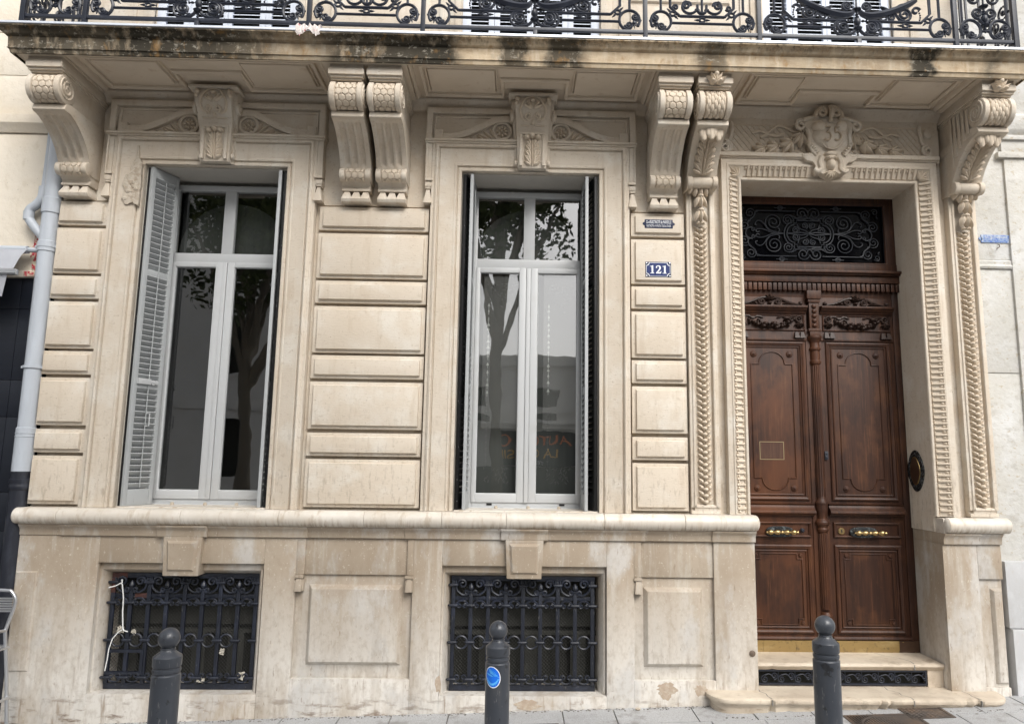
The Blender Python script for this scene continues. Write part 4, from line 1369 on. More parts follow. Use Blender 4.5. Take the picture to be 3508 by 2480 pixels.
w.box(2.719, 2.725, DY - .0135, DY - .010, 1.232, 1.250)
w.ball((2.722, DY - .012, 1.254), .006)
w.build('keyhole', cast, fd)
w = MB()
w.lathe([(.018, 0), (.018, -.012), (.010, -.020)], (2.392, DY, 1.250), 14, 'y')
w.build('door_stud', cast, fd)
w = MB()
w.box(2.604, 2.634, DY - .022, DY + .01, 1.835, 1.905)
w.lathe([(.009, 0), (.009, -.006)], (2.619, DY - .022, 1.855), 10, 'y')
w.lathe([(.006, 0), (.006, -.006)], (2.619, DY - .022, 1.885), 10, 'y')
w.build('lock_plate', cast, fd, bevel=.002)
w = MB()                                                        # outline left by a missing plate
w.mould([(2.062, 1.835), (2.062, 1.975), (2.258, 1.975), (2.258, 1.835)], [(0, DY), (0, DY - .003), (.006, DY - .003), (.006, DY)], True)
w.build('plate_outline', mat('dried_glue', (.26, .20, .12), .8, .2), fd)
w = MB()  # differently toned wood inside the outline
w.box(2.068, 2.252, DY - .0015, DY + .004, 1.841, 1.969)
w.build('plate_trace', mat('unfaded_wood', (.055, .022, .012), .6, .4, layers=(((30, 30, 3), 4, .45, .65, (.10, .05, .028), .7),)), fd)

# wrought iron of the transom light
gx, gz, gy = 2.558, 3.812, DY + .004
g = MB()
tr = .0047
def S4(pts, r=tr, four=True):
    for sx in (-1, 1):
        for sz in ((-1, 1) if four else (1,)):
            g.tube([(gx + sx * x, gy, gz + sz * z) for x, _, z in pts], r, 5)
S4(spiral(.056, .186, .056, .010, 175, -1.55, 24))
S4(bez([(.002, .145), (.02, .16), (.03, .19)], 4))
S4(spiral(.185, .125, .052, .008, 200, -2.1, 30))
S4(bez([(.02, .135), (.08, .125), (.12, .150), (.165, .172)], 4))
S4(spiral(.312, .102, .080, .012, 300, 2.1, 34))
S4(bez([(.225, .0), (.285, .010), (.36, .035), (.405, .095), (.44, .115), (.47, .100), (.478, .080), (.462, .072)], 5))
S4(bez([(.235, .002), (.32, .004), (.40, .035), (.455, .038), (.472, .018), (.452, .008), (.44, .02)], 5))
S4(bez([(.27, .05), (.262, .030), (.275, .012)], 4))
S4(spiral(.512, .0, .055, .050, 100, -.55, 14), four=True)
S4(spiral(.497, .030, .018, .006, 200, -1.2, 12))
S4(spiral(.575, .070, .050, .008, 120, -1.8, 26))
S4(spiral(.520, .182, .046, .010, 200, -1.6, 24))
S4(bez([(.445, .205), (.475, .19), (.49, .15), (.52, .125), (.53, .105)], 4), .007)
S4(spiral(.600, .210, .030, .008, 160, -1.3, 16))
S4(bez([(.62, .18), (.612, .165), (.625, .155)], 3))
S4(bez([(.535, .12), (.545, .08), (.535, .055)], 3))
S4([(.115, 0, .206), (.47, 0, .206)], .005)
S4([(.20, 0, .235), (.30, 0, .235)], .004)
S4(arc(.25, .235, .022, 0, 360, 10, 0, .016), .006)
S4([(0, 0, .142), (.130, 0, .142), (.130, 0, .118), (.152, 0, .118), (.152, 0, .098)] + [(.152 + .068 * math.sin(t * pi / 16) * 1, 0, .098 * math.cos(t * pi / 16)) for t in range(1, 9)], .006)
S4([(0, 0, .120), (.108, 0, .120), (.108, 0, .098), (.130, 0, .098), (.130, 0, .080)] + [(.130 + .066 * math.sin(t * pi / 16), 0, .080 * math.cos(t * pi / 16)) for t in range(1, 9)], .006)
S4(spiral(.118, .032, .034, .006, 200, -1.7, 20), .005)
S4(spiral(.034, .074, .030, .006, 250, -1.6, 20), .005)
S4(bez([(.0, .0), (.03, .03), (.085, .05), (.10, .085)], 4), .005)
S4([(0, 0, 0), (.06, 0, .012), (.20, 0, .0)], .006)
g.ball((gx, gy, gz), .014)
g.mould([(1.892, 3.552), (1.892, 4.075), (3.224, 4.075), (3.224, 3.552)], [(0, gy + .008), (0, gy - .008), (.012, gy - .008), (.012, gy + .008)], True)
g.build('transom_grille', grille_iron, fd)
w = MB()
w.box(1.88, 3.236, DY + .022, DY + .030, 3.54, 4.086)
w.build('transom_pane', mat('black_glass', (.002, .002, .003), .06, .2), fd)

# ---------------------------------------------------------------- door steps and vent
r4 = random.Random(11)
w = MB()
pts = [(1.49, .0), (1.492, -.06)] + [(1.60 - .108 * math.cos(t * pi / 16), -.06 - .150 * math.sin(t * pi / 16)) for t in range(1, 8)]
x = 1.64
while x < 3.50:
    pts.append((x, -.216 + r4.uniform(-.003, .003) + (r4.uniform(.008, .034) if r4.random() < .24 and x > 1.8 else 0)))
    x += .035
pts += [(3.515 + .125 * math.sin(t * pi / 16), -.070 - .146 * math.cos(t * pi / 16)) for t in range(1, 8)] + [(3.642, -.06), (3.642, .0)]
prof = [(.0, .108), (.030, .106), (.044, .098), (.047, .086), (.042, .072), (.030, .066), (.026, .056), (.014, .046), (.008, .030), (.006, -.5)]
w.mould(pts, [(-u, h) for u, h in prof], False, lambda p, q, h: (p, q, h))
n = len(pts)
w.add([(p[0], p[1], .108) for p in pts] + [(3.3, .30, .108), (1.87, .30, .108)], [tuple(range(n + 2))])
w.build('door_step', step_stone, house, smooth=38)
w = MB()
pts = [(DX0 + .012, .075)]
x = DX0 + .03
while x < DX1 - .02:
    pts.append((x, .046 + r4.uniform(-.002, .002) + (r4.uniform(.005, .020) if r4.random() < .2 else 0)))
    x += .04
pts += [(DX1 + .006, .045)]
prof = [(.0, .284), (.012, .283), (.024, .276), (.027, .264), (.022, .254), (.012, .248), (.006, .238), (.0, .232), (-.12, .230)]
w.mould(pts, [(-u, h) for u, h in prof], False, lambda p, q, h: (p, q, h))
w.add([(p[0], p[1], .284) for p in pts] + [(DX1 + .006, .44, .284), (DX0 + .012, .44, .284)], [tuple(range(len(pts) + 2))])
w.box(DX0 + .012, 1.872, .050, .3, .09, .236)
w.box(3.205, DX1 + .010, .050, .3, .09, .236)
w.build('door_step', step_stone, house, smooth=38)
w = MB()
w.box(1.86, 3.22, .11, .30, .09, .24)
w.build('vent_recess', room_dark, house)
g = MB()
vy = .062
g.mould([(1.876, .118), (1.876, .228), (3.200, .228), (3.200, .118)], [(0, vy + .01), (0, vy - .008), (-.012, vy - .008), (-.012, vy + .01)], True)
for i in range(10):
    x = 1.95 + i * .130
    g.tube(spiral(x - .012, .158, .030, .006, 90, 1.5, 18, vy), .005, 5)
    g.tube(spiral(x + .062, .182, .028, .006, 270, 1.5, 18, vy), .005, 5)
    g.tube(bez([(x - .012, .188), (x + .025, .195), (x + .05, .175), (x + .062, .154)], 4, vy), .005, 5)
    g.tube([(x + .095, vy, .12), (x + .095, vy, .228)], .003, 4)
g.build('vent_grille', iron, house)
w = MB()                                                        # cracks across the worn treads
for pts, z in ((((1.845, .05), (1.86, -.02), (1.852, -.08), (1.88, -.13), (1.872, -.19), (1.885, -.255)), .1085), (((2.86, .05), (2.845, -.03), (2.90, -.09), (2.89, -.15), (2.93, -.20), (2.925, -.256)), .1085), (((3.40, -.03), (3.42, -.11), (3.41, -.17), (3.43, -.25)), .1085),
               (((2.93, .34), (2.98, .26), (3.06, .19), (3.10, .10), (3.09, .025)), .2845)):
    for (xa, ya), (xb, yb) in zip(pts, pts[1:]):
        w.add([(xa - .0028, ya, z), (xa + .0028, ya, z), (xb + .0035, yb, z), (xb - .0035, yb, z)], [(0, 1, 2, 3)])
    xa, ya = pts[-1]
    w.box(xa - .004, xa + .004, ya - .0085, ya + .004, z - .045, z - .008)
w.build('step_crack', joint_dirt, house)

# ---------------------------------------------------------------- windows
def window(c, film):
    fr_ = MB()
    y0, y1 = .322, .372
    z0, zt = 1.412, 4.118
    for a, b, p, q in ((c - .488, c - .446, z0, zt), (c + .446, c + .488, z0, zt), (c - .446, c + .446, 4.066, zt), (c - .446, c + .446, z0, 1.458)):
        fr_.box(a, b, y0, y1, p, q)
    fr_.box(c - .446, c + .446, y0 - .004, y1, 3.432, 3.512)
    fr_.box(c - .048, c + .048, y0 - .002, y1, 3.512, 4.066)
    fr_.box(c - .49, c + .49, y0 - .03, y1, 1.398, 1.414)
    f = fr_.build('window', white_frame, house, bevel=.004)
    for sg in (-1, 1):
        s = MB()
        a, b = sorted((c + sg * .020, c + sg * .450))
        ga, gb = sorted((c + sg * .078, c + sg * .418))
        for p, q, r_, t in ((a, ga, 1.452, 3.434), (gb, b, 1.452, 3.434), (ga, gb, 1.452, 1.520), (ga, gb, 3.392, 3.434)):
            s.box(p, q, y0 - .012, y1 - .008, r_, t)
        s.mould([(ga, 1.520), (ga, 3.392), (gb, 3.392), (gb, 1.520)], [(0, y1 - .01), (-.007, y0 + .004), (-.004, y0 - .004), (0, y0 - .008)], True)
        ss = s.build('casement', white_frame, f, bevel=.003)
        p = MB()
        p.add([(ga, y0 + .014, 1.515), (gb, y0 + .014, 1.515), (gb, y0 + .014, 3.397), (ga, y0 + .014, 3.397)], [(0, 1, 2, 3)])
        p.build('pane', glass, f)
        ua, ub = sorted((c + sg * .048, c + sg * .446))
        p = MB()
        p.add([(ua, y0 + .02, 3.512), (ub, y0 + .02, 3.512), (ub, y0 + .02, 4.066), (ua, y0 + .02, 4.066)], [(0, 1, 2, 3)])
        p.build('pane', glass, f)
        d_ = MB()
        q = c + sg * .30
        d_.box(q - .022, q + .022, y0 - .004, y0, 1.428, 1.444)
        d_.build('drain_slot', gap_shade if film else white_frame, f)
    a = MB()
    a.box(c - .018, c + .018, y0 - .022, y0, 1.452, 3.430)
    a.build('astragal', white_frame, f, bevel=.004)
    for q in (-.24, .02, .27):
        k = MB()
        k.lathe([(.014, 1.405), (.016, 1.415), (.012, 1.428), (.004, 1.432)], (c + q, .22, 0), 10)
        k.build('sill_knob', chip, f)
    fm = MB()
    et = MB()
    er = MB()
    r5 = random.Random(9)
    for sg in (-1, 1):
        ga, gb = sorted((c + sg * .078, c + sg * .418))
        yy = y0 + .026
        Me = flat(yy - .001)
        xl = ga + (.035 if sg < 0 else .055)
        if film:
            fm.add([(xl, yy, 2.06), (gb, yy, 2.06), (gb, yy, 3.365), (xl, yy, 3.365)], [(0, 1, 2, 3)])
        cx = xl + .045 if film else ga + .07
        zz = 3.10
        while zz > 2.35:                                        # etched string of bells
            big = r5.uniform(.005, .017)
            et.add([(cx - big, yy - .001, zz), (cx + big, yy - .001, zz), (cx, yy - .001, zz + .030)], [(0, 1, 2)])
            et.add([(cx - .0022, yy - .001, zz - .024), (cx + .0022, yy - .001, zz - .024), (cx + .0022, yy - .001, zz), (cx - .0022, yy - .001, zz)], [(0, 1, 2, 3)])
            zz -= r5.uniform(.032, .075)
        zz = 2.24
        while zz > 1.72:
            er.add([(cx - .011, yy - .001, zz + .022), (cx + .011, yy - .001, zz + .022), (cx, yy - .001, zz)], [(0, 1, 2)])
            er.add([(cx - .002, yy - .001, zz - .024), (cx + .002, yy - .001, zz - .024), (cx + .002, yy - .001, zz), (cx - .002, yy - .001, zz)], [(0, 1, 2, 3)])
            zz -= .052
        if film:
            for i in range(46):                                 # etched spray at the head of the film
                t = r5.random()
                x = xl + .04 + t * (gb - xl - .05)
                z = 3.30 - r5.random() * (.06 + .22 * math.exp(-((t - .62) / .22) ** 2))
                er.leaf(Me, x, z, r5.uniform(0, 6.28), .022, .009, .0008, 0, 3)
            for i in range(30):
                er.leaf(Me, xl + .03 + r5.random() * .2, 1.60 + r5.random() * .12, r5.uniform(.6, 2.5), .03, .009, .0008, 0, 3)
    if film:
        fm.build('frosted_film', frost, f)
        er.build('etched_leaves', etch_dark, f)
        et.build('etched_bells', etched, f)
    return f
window(WIN[0][2], False)
window(WIN[1][2], True)
w = MB()                                                        # the dim room behind
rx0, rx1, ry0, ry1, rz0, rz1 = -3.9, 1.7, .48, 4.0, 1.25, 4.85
w.add([(rx0, ry0, rz0), (rx1, ry0, rz0), (rx1, ry1, rz0), (rx0, ry1, rz0), (rx0, ry0, rz1), (rx1, ry0, rz1), (rx1, ry1, rz1), (rx0, ry1, rz1)],
      [(0, 1, 2, 3), (4, 5, 6, 7), (2, 3, 7, 6), (1, 2, 6, 5), (0, 3, 7, 4)])
w.tube([(x, .95, z) for x, _, z in arc(.10, 3.35, .62, 0, 180, 24)], .028, 6)
w.box(-.55, -.49, .9, 1.0, 1.3, 3.35)
w.box(.69, .75, .9, 1.0, 1.3, 3.35)
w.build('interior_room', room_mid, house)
for c in (WIN[0][2], WIN[1][2]):                                # grey sheet added to lighten the panes, rounded under the arch of the fanlight
    w = MB()
    q = [(c - .47, 1.42), (c + .47, 1.42), (c + .47, 3.56)] + [(c + .47 * math.cos(t * pi / 16), 3.56 + .44 * math.sin(t * pi / 16)) for t in range(1, 16)] + [(c - .47, 3.56)]
    if c < 0:
        q = [(c - .47, 3.44), (c + .47, 3.44)] + q[2:]
    w.prism(q, .455, .465)
    w.build('pane_backing_sheet', backing_grey, house)

# ---------------------------------------------------------------- folding louvred shutters
def shutter(hx, hy, ang, m, w_=.265, latch=False, ms=None):
    f = MB()
    z0, z1, T = 1.410, 4.148, .026
    st = .038
    for a, b in ((0, st), (w_ - st, w_)):
        f.box(a, b, 0, T, z0, z1)
    rails = [(z0, z0 + .125), (2.335, 2.395), (3.245, 3.295), (z1 - .075, z1)]
    for a, b in rails:
        f.box(st, w_ - st, .002, T - .002, a, b)
    o = f.build('shutter', m, house, bevel=.002, loc=(hx, hy, 0))
    s = MB()
    for (a, b) in ((rails[0][1], rails[1][0]), (rails[1][1], rails[2][0]), (rails[2][1], rails[3][0])):
        n = int((b - a) / .0445)
        p = (b - a) / n
        for i in range(n):
            zc = a + (i + .5) * p
            s.add([(st - .004, T + .004, zc - .020), (w_ - st + .004, T + .004, zc - .020), (w_ - st + .004, -.002, zc + .018), (st - .004, -.002, zc + .018),
                   (st - .004, T + .008, zc - .014), (w_ - st + .004, T + .008, zc - .014), (w_ - st + .004, .002, zc + .024), (st - .004, .002, zc + .024)],
                  [(0, 1, 2, 3), (4, 5, 6, 7), (0, 1, 5, 4), (3, 2, 6, 7)])
    s.build('louvre_slats', ms or m, o)
    for y in (-.006, T + .010):
        t = MB()
        t.tube([(w_ / 2, y, z0 + .14), (w_ / 2, y, z1 - .09)], .004, 5)
        t.build('tilt_rod', m, o)
    if latch:
        for y in (-.012, ):
            t = MB()
            t.box(.03, .15, y - .008, 0, 2.36, 2.405)
            t.lathe([(.022, 0), (.022, .01)], (.175, y - .004, 2.378), 10, 'y')
            t.box(.14, .20, y - .006, y + .002, 2.374, 2.388)
            t.lathe([(.018, 0), (.018, .01)], (.205, y - .004, 2.380), 10, 'y')
            t.build('latch', white_frame, o, bevel=.002)
            t = MB()
            t.tube([(.145, -.008, 2.03), (.155, -.026, 2.03), (.155, -.026, 2.13), (.145, -.008, 2.13)], .005, 5)
            t.build('pull_handle', white_frame, o)
    o.rotation_euler.z = R(ang)
    return o
(a1, b1, c1), (a2, b2, c2) = WIN
shutter(a1 + .045, .012, 90, gap_shade, .26)
shutter(-3.028, -.004, 68, shutter_paint, .275, True)
shutter(b1 - .010, .020, 92, gap_shade, .26)
shutter(b1 - .052, .010, 97, shutter_paint, .265)
shutter(a2 + .036, .004, 78, gap_shade, .27)
shutter(a2 + .098, .000, 88, shutter_paint, .265)
shutter(b2 - .012, .004, 104, gap_shade, .27)
shutter(b2 - .088, .000, 92, shutter_paint, .265)

# ---------------------------------------------------------------- basement grilles
def grille(c, pitch, gate):
    gy_ = .070
    X = [c + (i - 4) * pitch for i in range(9)]
    f = MB()
    f.box(c - .558, c + .558, gy_ - .008, gy_ + .010, .060, .104)
    f.box(c - .558, c + .558, gy_ - .008, gy_ + .010, .868, .905)
    f.box(c - .558, c + .558, gy_ - .006, gy_ + .010, .722, .752)
    o = f.build('basement_grille', bar_iron, house, bevel=.003)
    for i, x in enumerate(X):
        b = MB()
        b.box(x - .0145, x + .0145, gy_ - .016, gy_ + .004, .10, .87 if i % 2 == 0 else .785)
        for z in (.687, .415, .146) + ((.838,) if i % 2 == 0 else ()):
            b.tube([(x - .036, gy_ - .018, z), (x - .030, gy_ - .024, z), (x + .030, gy_ - .024, z), (x + .036, gy_ - .018, z)], [.008, .011, .011, .008], 7)
        if i % 2:
            b.box(x - .028, x + .028, gy_ - .022, gy_ + .006, .783, .793)
            b.lathe([(.010, .793), (.018, .800), (.024, .816), (.018, .834), (.004, .852)], (x, gy_ - .008, 0), 8)
        b.build('bar', bar_iron, o, bevel=.0025)
    s = MB()
    yy = gy_ - .019
    for i in range(8):
        xm = (X[i] + X[i + 1]) / 2
        hp = pitch / 2
        s.tube(arc(xm, .688, hp - .022, 0, 180, 10, yy, .034), .0078, 5)
        for sg in (-1, 1):
            s.tube(spiral(xm + sg * .020, .684, .019, .006, 90, -sg * 1.2, 12, yy), .0065, 5)
            s.tube(spiral(xm + sg * .024, .160, .022, .008, 270, sg * 1.2, 12, yy), .0075, 5)
        s.tube(arc(xm, .148, hp - .022, 180, 360, 10, yy, .032), .0065, 5)
        if not (gate and i == 7):
            s.tube(arc(xm, .415, .046, 0, 360, 20, yy)[:-1], .0075, 6, True)
    for i in range(0, 8, 2):
        for e, sg in ((X[i], 1), (X[i + 2], -1)):
            s.tube(spiral(e + sg * .068, .846, .036, .008, 90 + 90 * sg, -sg * 1.35, 18, yy), .0085, 5)
            s.tube(bez([(e + sg * .016, .872), (e + sg * .020, .838), (e + sg * .030, .795), (e + sg * .075, .765), (e + sg * .112, .775)], 5, yy), .0085, 5)
            s.tube(spiral(e + sg * (pitch - .034), .783, .020, .007, 270, sg * 1.2, 12, yy), .008, 5)
    s.build('scrollwork', bar_iron, o)
    m = MB()                                                    # wire netting
    a, b = c - .55, c + .55
    k = a - .85
    while k < b:
        for sg in (1, -1):
            x0_, x1_ = (k, k + .80) if sg > 0 else (k + .80, k)
            t0, t1 = 0.0, 1.0
            dx = x1_ - x0_
            for lim, s_ in ((a, 1), (b, -1)):
                t = (lim - x0_) / dx
                if (dx > 0) == (s_ > 0):
                    t0 = max(t0, t)
                else:
                    t1 = min(t1, t)
            if t1 > t0:
                m.tube([(x0_ + dx * t0, .118, .07 + .82 * t0), (x0_ + dx * t1, .118, .07 + .82 * t1)], .0011, 3)
        k += .026
    m.build('wire_netting', mesh_wire, o)
    r_ = MB()
    r_.box(c - .60, c + .60, .27, .29, .0, 1.0)
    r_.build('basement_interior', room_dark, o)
    r_ = MB()
    r_.box(c - .58, c + .58, .22, .24, .50, .90)
    r_.box(c - .58, c + .58, .20, .24, .44, .47)
    r_.box(c + .02, c + .12, .21, .24, .0, .45)
    if gate:
        r_.box(c - .50, c - .40, .21, .24, .0, .46)
        r_.box(c + .30, c + .42, .20, .24, .0, .44)
    else:
        r_.box(c - .34, c - .25, .21, .24, .0, .45)
        r_.box(c + .38, c + .50, .21, .24, .0, .45)
    r_.build('basement_shutter', dim_board, o)
    if gate:
        q = MB()
        q.mould([(-3.070, .165), (-3.070, .345), (-2.795, .345), (-2.795, .165)], [(0, gy_ + .004), (0, gy_ - .022), (-.022, gy_ - .022), (-.022, gy_ + .004)], True)
        q.build('hatch_frame', bar_iron, o, bevel=.002)
        q = MB()
        q.box(-3.082, -2.97, gy_ - .0085, gy_ - .004, .866, .906)
        q.box(-3.079, -3.048, gy_ - .018, gy_ - .012, .76, .866)
        q.box(-2.90, -2.80, gy_ - .0075, gy_ - .002, .720, .754)
        q.build('rusted_corner', rust_iron, o)
    return o
grille(-2.522, .1355, True)
grille(.069, .1345, False)

# ---------------------------------------------------------------- balcony railing
RY = -.665
RZ = 5.045
posts = [-3.752, -3.296, -1.626, -.766, .932, 1.812, 3.346, 3.816]
w = MB()
w.box(posts[0], posts[-1], RY - .012, RY + .012, RZ - .013, RZ + .013)
w.box(posts[0], posts[-1], RY - .02, RY + .02, 5.93, 5.97)
for x in (posts[0], posts[-1]):
    w.box(x - .012, x + .012, RY, .0, RZ - .013, RZ + .013)
    w.box(x - .02, x + .02, RY, .0, 5.93, 5.97)
rl = w.build('balcony_railing', iron, house, bevel=.003)
for i, x in enumerate(posts):
    k = .019 if i in (0, 7) else .0165
    p = MB()
    p.box(x - k, x + k, RY - k, RY + k, 4.935, 5.95)
    p.build('post', iron, rl, bevel=.003)
for x in (-2.461, .088, 2.585):
    p = MB()
    p.box(x - .016, x + .016, RY - .014, RY + .014, 4.935, RZ - .01)
    p.build('foot', iron, rl, bevel=.003)
def tb(g, pts, r=.009, y=RY, n=6):
    r = [q * 1.22 for q in r] if hasattr(r, '__len__') else r * 1.22
    g.tube([(x, y, z) for x, _, z in pts], r, n)
def cscroll(g, cx, sg, y=RY):
    """open C at a lower corner: big arc with two curled ends and a spray"""
    z = RZ + .095
    tb(g, arc(cx, z, .078, 215 if sg > 0 else -35, 215 - sg * 310 if sg > 0 else -35 + 310, 24, 0, .082), .0095, y)
    tb(g, spiral(cx - sg * .042, z + .028, .032, .008, 90, sg * 1.3, 14), .009, y)
    tb(g, spiral(cx + sg * .004, z - .040, .032, .008, 0 if sg > 0 else 180, -sg * 1.3, 14), .009, y)
    g.ball((cx - sg * .042, y, z + .028), .012, nu=7, nv=5)
    g.ball((cx + sg * .004, y, z - .040), .012, nu=7, nv=5)
    M_ = flat(y)
    for an in (225, 190, 260, 300, 150):
        a_ = an if sg > 0 else 540 - an
        g.tube([(cx - sg * .032, y, z - .022), (cx - sg * .032 + .045 * math.cos(R(a_)), y, z - .022 + .045 * math.sin(R(a_)))], [.012, .003], 5)
    g.ball((cx - sg * .034, y - .004, z - .020), .016, nu=7, nv=5)
def ringspear(g, x, z, an, y=RY):
    c_, s_ = math.cos(R(an)), math.sin(R(an))
    tb(g, arc(x, z, .021, 0, 360, 12, 0, .017), .0075, y)
    for q in (-1, 1):
        g.tube([(x + q * .02 * c_, y, z + q * .02 * s_), (x + q * .034 * c_, y, z + q * .034 * s_), (x + q * .062 * c_, y, z + q * .062 * s_)], [.006, .010, .002], 6)
def vase(g, x, z, y=RY, k=1.0):
    g.lathe([(.004, 0), (.010, .010), (.006, .022), (.012, .034), (.008, .046), (.032, .058), (.036, .066), (.020, .076), (.010, .082), (.022, .100), (.026, .120), (.022, .140), (.012, .150), (.018, .158), (.008, .166), (.014, .180), (.008, .195), (.012, .21), (.034, .218), (.036, .226), (.008, .235), (.006, .40)], (x, y, z), 10)
def panel(x0, x1, kind):
    g = MB()
    c = (x0 + x1) / 2
    zb2, zb3 = RZ + .084, RZ + .142
    for e, sg in ((x0, 1), (x1, -1)):
        cscroll(g, e + sg * .105, sg)
        g.ball((e + sg * .020, RY, RZ + .098), .010, nu=7, nv=5)
    if kind == 'end':
        tb(g, [(x0 + .185, 0, RZ + .085), (x1 - .185, 0, RZ + .085)], .008)
        for sg in (-1, 1):
            g.tube([(c + sg * .175, RY, RZ + .02), (c + sg * .175, RY, 5.94)], .008, 6)
            tb(g, spiral(c + sg * .05, RZ + .235, .045, .010, 270, sg * 1.5, 20), .009)
            tb(g, bez([(c + sg * .05, RZ + .19), (c + sg * .02, RZ + .16), (c, RZ + .12)], 5), .009)
            tb(g, spiral(c + sg * .07, RZ + .36, .055, .010, 90, -sg * 1.5, 20), .009)
        vase(g, c, RZ + .07)
        return g.build('scroll_panel', iron, rl)
    for e, sg in ((x0, 1), (x1, -1)):
        tb(g, [(e + sg * .105, 0, RZ + .178), (e + sg * .105, 0, 5.94)], .0085)
        tb(g, [(e + sg * .178, 0, 5.94), (e + sg * .178, 0, RZ + .215), (e + sg * .250, 0, zb3)], .0095)
        ringspear(g, e + sg * .196, RZ + .160, -45 * sg)
    if kind == 'wide':
        for sg in (-1, 1):
            X = lambda d_: c + sg * d_
            e = x0 + .185 if sg < 0 else x1 - .185
            tb(g, [(e, 0, zb2), (X(.185), 0, zb2)], .0085)
            tb(g, [((x0 + .25) if sg < 0 else (x1 - .25), 0, zb3), (X(.09), 0, zb3)], .0095)
            tb(g, spiral(X(.118), RZ + .084, .066, .066, 70 if sg > 0 else 110, -sg * .62, 14), .009)
            tb(g, spiral(X(.112), RZ + .092, .052, .008, 80 if sg > 0 else 100, -sg * 1.8, 24), .009)
            tb(g, bez([(X(.118), RZ + .022), (X(.06), RZ + .030), (X(.022), RZ + .062), (X(.008), RZ + .10)], 5), .010)
            tb(g, bez([(X(.02), RZ + .07), (X(.045), RZ + .045), (X(.075), RZ + .048), (X(.085), RZ + .06)], 4), .006)
            g.tube([(X(.03), RY, RZ + .143), (X(.045), RY, RZ + .143), (X(.06), RY, RZ + .143), (X(.075), RY, RZ + .143)], [.003, .011, .005, .012], 6)
            ringspear(g, X(.375), RZ + .113, 0)
            tb(g, bez([(X(.02), RZ + .235), (X(.05), RZ + .20), (X(.12), RZ + .19), (X(.24), RZ + .215), (X(.38), RZ + .275), (X(.47), RZ + .33)], 6), [.010 + .016 * (i / 30) * (1 - i / 34) * 3.2 for i in range(31)])
            M_ = flat(RY)
            for dx, dz, an in ((.20, .208, 12), (.26, .225, 150), (.30, .245, 200), (.34, .262, 30), (.40, .29, 190)):
                g.leaf(M_, X(dx), RZ + dz, R(an) if sg > 0 else pi - R(an), .085, .045, .014)
            tb(g, spiral(X(.375), RZ + .205, .060, .010, 200 if sg > 0 else -20, sg * 1.9, 28), .009)
            tb(g, spiral(X(.265), RZ + .178, .036, .008, 180 if sg > 0 else 0, -sg * 1.4, 18), .008)
            tb(g, bez([(X(.37), RZ + .150), (X(.335), RZ + .165), (X(.30), RZ + .21), (X(.262), RZ + .214)], 4), .009)
            tb(g, bez([(X(.232), RZ + .165), (X(.205), RZ + .152), (X(.185), RZ + .158)], 4), .007)
            tb(g, spiral(X(.075), RZ + .265, .040, .008, 270, sg * 1.6, 20), .009)
            tb(g, spiral(X(.465), RZ + .235, .038, .010, 20 if sg > 0 else 160, sg * .8, 12), .009)
            for q in range(5):
                g.ball((X(.492 + .006 * math.sin(q)), RY, RZ + .165 + q * .019), .008, nu=6, nv=4)
        vase(g, c, RZ + .015)
    else:
        tb(g, [(x0 + .185, 0, zb2), (x1 - .185, 0, zb2)], .0085)
        tb(g, [(x0 + .25, 0, zb3), (x1 - .25, 0, zb3)], .0095)
        ringspear(g, c, RZ + .113, 0)
        for sg in (-1, 1):
            X = lambda d_: c + sg * d_
            tb(g, spiral(X(.105), RZ + .228, .072, .020, 200 if sg > 0 else -20, sg * .9, 18), .009)
            tb(g, spiral(X(.12), RZ + .235, .032, .008, 90, -sg * 1.4, 16), .009)
            tb(g, spiral(X(.205), RZ + .215, .022, .007, 200, sg * 1.2, 12), .008)
            tb(g, bez([(X(.035), RZ + .24), (X(.03), RZ + .185), (X(.0), RZ + .17)], 4), .009)
            for q in range(4):
                g.ball((X(.012 + .012 * q), RY, RZ + .175 + q * .022 if q < 3 else RZ + .20), .009, nu=6, nv=4)
        tb(g, arc(c, RZ + .20, .035, 180, 360, 10), .009)
        tb(g, [(c, 0, RZ + .16), (c, 0, 5.94)], .008)
    return g.build('scroll_panel', iron, rl)
for i in range(7):
    panel(posts[i] + .016, posts[i + 1] - .016, ('end', 'wide', 'narrow', 'wide', 'narrow', 'wide', 'end')[i])
for x in (posts[0], posts[-1]):                                 # returns to the wall
    g = MB()
    for yy, z0 in ((-.52, .10), (-.36, .09), (-.18, .10), (-.45, .24), (-.27, .24), (-.10, .24), (-.55, .33), (-.36, .36)):
        q = spiral(0, 0, .070, .010, 200, 1.6, 22)
        g.tube([(x, yy + a, RZ + z0 + b) for a, _, b in q], .009, 6)
        g.ball((x, yy, RZ + z0), .014, nu=7, nv=5)
    for yy in (-.60, -.44, -.27, -.10, -.02):
        g.box(x - .008, x + .008, yy - .008, yy + .008, 4.94, 5.94)
    g.build('return_panel', iron, rl)

